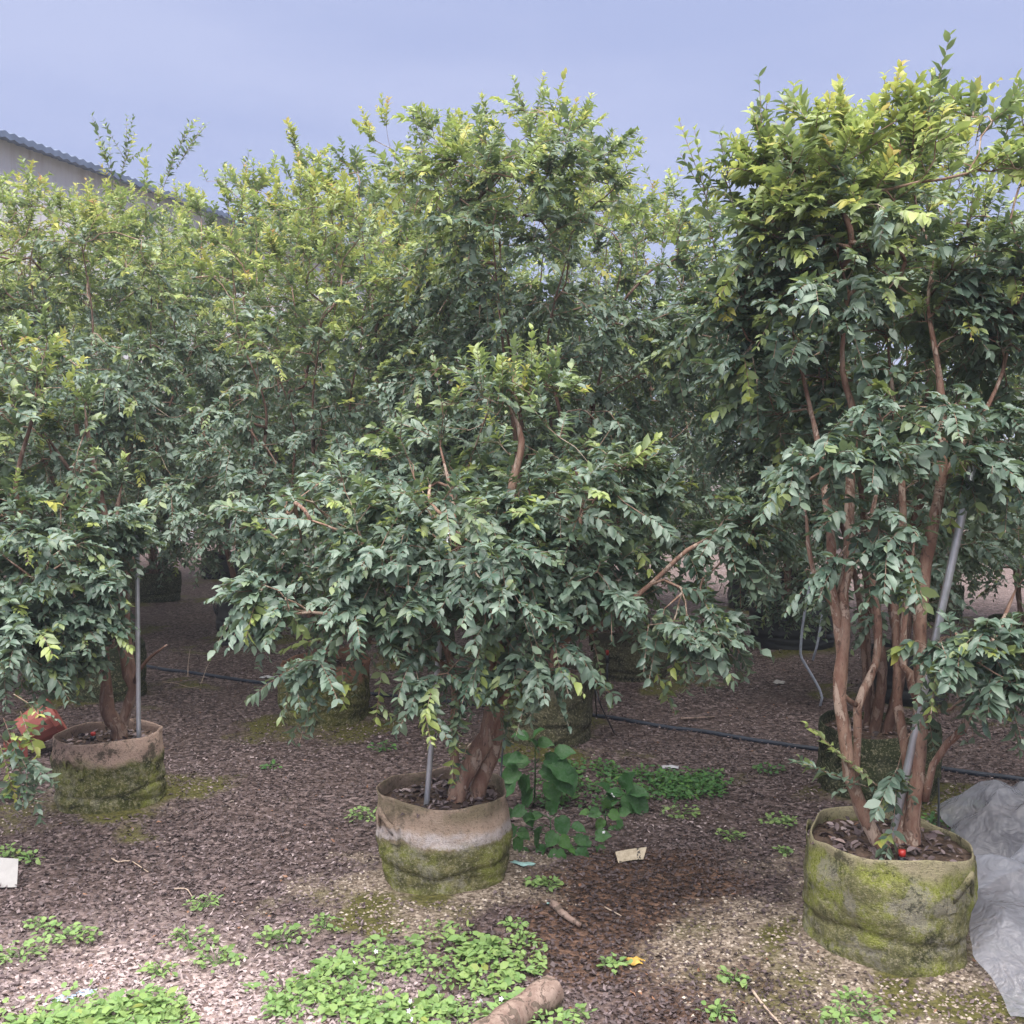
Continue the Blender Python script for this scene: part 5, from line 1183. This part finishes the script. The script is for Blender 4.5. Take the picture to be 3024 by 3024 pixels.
# blossoms
pet = MB()
for k in range(5):
    a = k*2*PI/5; c_, s_ = math.cos(a), math.sin(a)
    pet.add(np.array([(0, 0, 0), (0.5*c_-0.28*s_, 0.5*s_+0.28*c_, 0.12), (c_, s_, 0.1), (0.5*c_+0.28*s_, 0.5*s_-0.28*c_, 0.12)]), np.array([(0, 1, 2, 3)]))
pm = pet.mesh('blossom'); pm.materials.append(M['petal'])
fl = [(1806, 2345), (1812, 2352), (1765, 2415), (1775, 2412), (1780, 2450), (1783, 2458)] + [(1110, 2810), (1045, 2842), (1135, 2852), (1105, 2898), (1130, 2902), (1212, 2956), (1207, 2985), (1295, 2930), (1420, 2955), (1470, 2982), (1450, 3005), (1600, 2890), (1625, 2900), (1350, 2985), (1215, 3010), (1480, 2950), (1590, 2930)]
for i, (px, py) in enumerate(fl):
    g = GG(px, py); p = P(px, py, g.y-0.10 if i >= 6 else g.y-0.25)
    p.z = max(p.z, gz(p.x, p.y)+0.03)
    root = empty('flower', (p.x, p.y, gz(p.x, p.y)), 'tiny lilac white blossom on the shaded weeds' if i < 6 else 'tiny white blossom on the bright weed carpet', 'flower', 'lilac blossoms' if i < 6 else 'white weed blossoms')
    st = MB(); h_ = p.z-gz(p.x, p.y); tube(st, np.array([(0, 0, -0.003), (0.002, 0, h_*0.5), (0, 0, h_)]), 0.001, 4, False); st.build('stem', M['weed'], root)
    b = bpy.data.objects.new('blossom', pm); COL.objects.link(b); b.parent = root; b.location = (0, 0, h_); b.scale = (0.0085,)*3; b.rotation_euler = (0.5, 0.1*i, i)

# ------------------------------------------------------------------ shed behind the trees
A0 = np.array([-8.5, 17.0]); dvec = np.array([0.372, 1.0]); dvec /= np.linalg.norm(dvec); nvec = np.array([-dvec[1], dvec[0]])
root = empty('shed', (A0[0], A0[1], 0), 'large pale shed with rust streaked corrugated wall and dark blue roof edge', 'shed')
t = NT('painted_sheet_wall'); g = t.n('TexCoord'); mp = t.n('Mapping', Vector=g.outputs['Object'], Scale=(0.5, 0.5, 0.035))
n1 = t.noise(mp, 3.2, 5, 0.7); n2 = t.noise(g.outputs['Object'], 0.7, 3)
c = t.ramp(n1, [(0.35, (0.60, 0.57, 0.58)), (0.55, (0.66, 0.64, 0.66)), (0.72, (0.42, 0.36, 0.34))])
c = t.mix(t.math('MULTIPLY', n2, 0.4), c, (0.72, 0.72, 0.74)); M['shed_wall'] = t.fin(pbsdf(t, c, 0.6, 0.3))
M['shed_roof'] = m_simple('roof_sheet', (0.10, 0.13, 0.20), 0.5, 0.4, 0.3, 3)
M['gutter'] = m_simple('gutter_green', (0.16, 0.32, 0.31), 0.5, 0.4, 0.2, 3)
eave = 7.0
def B3(s, o, z): q = dvec*s+nvec*o; return np.array([q[0], q[1], z])
panel = MB(); nn = 24; w = 3.0
Vs = []
for i in range(nn+1):
    f = i/nn; off = 0.03 if (i % 4) in (1, 2) else 0.0
    Vs += [B3(f*w, -off, -0.05), B3(f*w, -off, eave)]
I_ = np.arange(len(Vs)).reshape(nn+1, 2); panel.add(np.array(Vs), np.stack([I_[:-1, 0], I_[1:, 0], I_[1:, 1], I_[:-1, 1]], -1))
pme = panel.mesh('wall_panel', False); pme.materials.append(M['shed_wall'])
for i in range(-4, 9):
    o = bpy.data.objects.new('wall_panel', pme); COL.objects.link(o); o.parent = root; o.location = (dvec[0]*w*i, dvec[1]*w*i, 0)
mb = MB(); s0, s1 = -12.0, 27.0
Vs = np.array([B3(s0, 0.06, -0.05), B3(s1, 0.06, -0.05), B3(s1, 0.06, eave-0.02), B3(s0, 0.06, eave-0.02), B3(s0, 14, -0.05), B3(s1, 14, -0.05), B3(s1, 14, eave-0.02), B3(s0, 14, eave-0.02), B3(s0, 7, eave+1.9), B3(s1, 7, eave+1.9)])
mb.add(Vs, np.array([(0, 1, 2, 3), (5, 4, 7, 6), (4, 0, 3, 7), (1, 5, 6, 2)])); mb.add(Vs, np.array([(3, 8, 7), (2, 6, 9)])); mb.build('inner_wall', M['shed_wall'], root, False)
for sg in (0, 1):
    mb = MB(); nr = 420; Vs = []
    for i in range(nr+1):
        s_ = s0-0.3+(s1-s0+0.6)*i/nr; dz = 0.035 if i % 2 else 0.0
        oo = -0.45 if sg == 0 else 14.45
        Vs += [B3(s_, oo, eave-0.06+dz), B3(s_, 7, eave+1.95+dz), B3(s_, oo, eave-0.10+dz-0.06), B3(s_, 7, eave+1.85+dz)]
    I_ = np.arange(len(Vs)).reshape(nr+1, 4)
    for aa_, bb_ in ((0, 1), (3, 2), (2, 0)): mb.add(np.array(Vs), np.stack([I_[:-1, aa_], I_[1:, aa_], I_[1:, bb_], I_[:-1, bb_]], -1))
    mb.build('roof', M['shed_roof'], root, False)
mb = MB(); gp = np.array([B3(s0, -0.40, eave-0.22), B3((s0+6.5), -0.40, eave-0.22)])
gp = np.array([B3(6.0, -0.42, eave-0.2), B3(s1+0.2, -0.42, eave-0.2)]); tube(mb, gp, 0.09, 8); mb.build('gutter', M['gutter'], root)
# ------------------------------------------------------------------ damp hazy air round the whole place
hz_ = MB(); x0, x1, y0, y1, z0_, z1_ = -900, 900, -700, 900, -1.5, 14.0
hz_.add(np.array([(x0, y0, z0_), (x1, y0, z0_), (x1, y1, z0_), (x0, y1, z0_), (x0, y0, z1_), (x1, y0, z1_), (x1, y1, z1_), (x0, y1, z1_)]),
        np.array([(0, 3, 2, 1), (4, 5, 6, 7), (0, 1, 5, 4), (1, 2, 6, 5), (2, 3, 7, 6), (3, 0, 4, 7)]))
hm = bpy.data.materials.new('haze'); hm.use_nodes = True; hm.node_tree.nodes.clear()
ho = hm.node_tree.nodes.new('ShaderNodeOutputMaterial'); hv = hm.node_tree.nodes.new('ShaderNodeVolumePrincipled')
hv.inputs['Color'].default_value = (0.80, 0.87, 1.0, 1); hv.inputs['Density'].default_value = 0.0032; hv.inputs['Anisotropy'].default_value = 0.2
hm.node_tree.links.new(hv.outputs[0], ho.inputs['Volume'])
tag(hz_.build('haze', hm, None, False), 'thin pale bluish haze in the damp air', 'haze', kind='stuff')
S.cycles.volume_bounces = 0
print('objects', len(bpy.data.objects), 'tris', sum(len(m.loops)-2*len(m.polygons) for m in bpy.data.meshes))
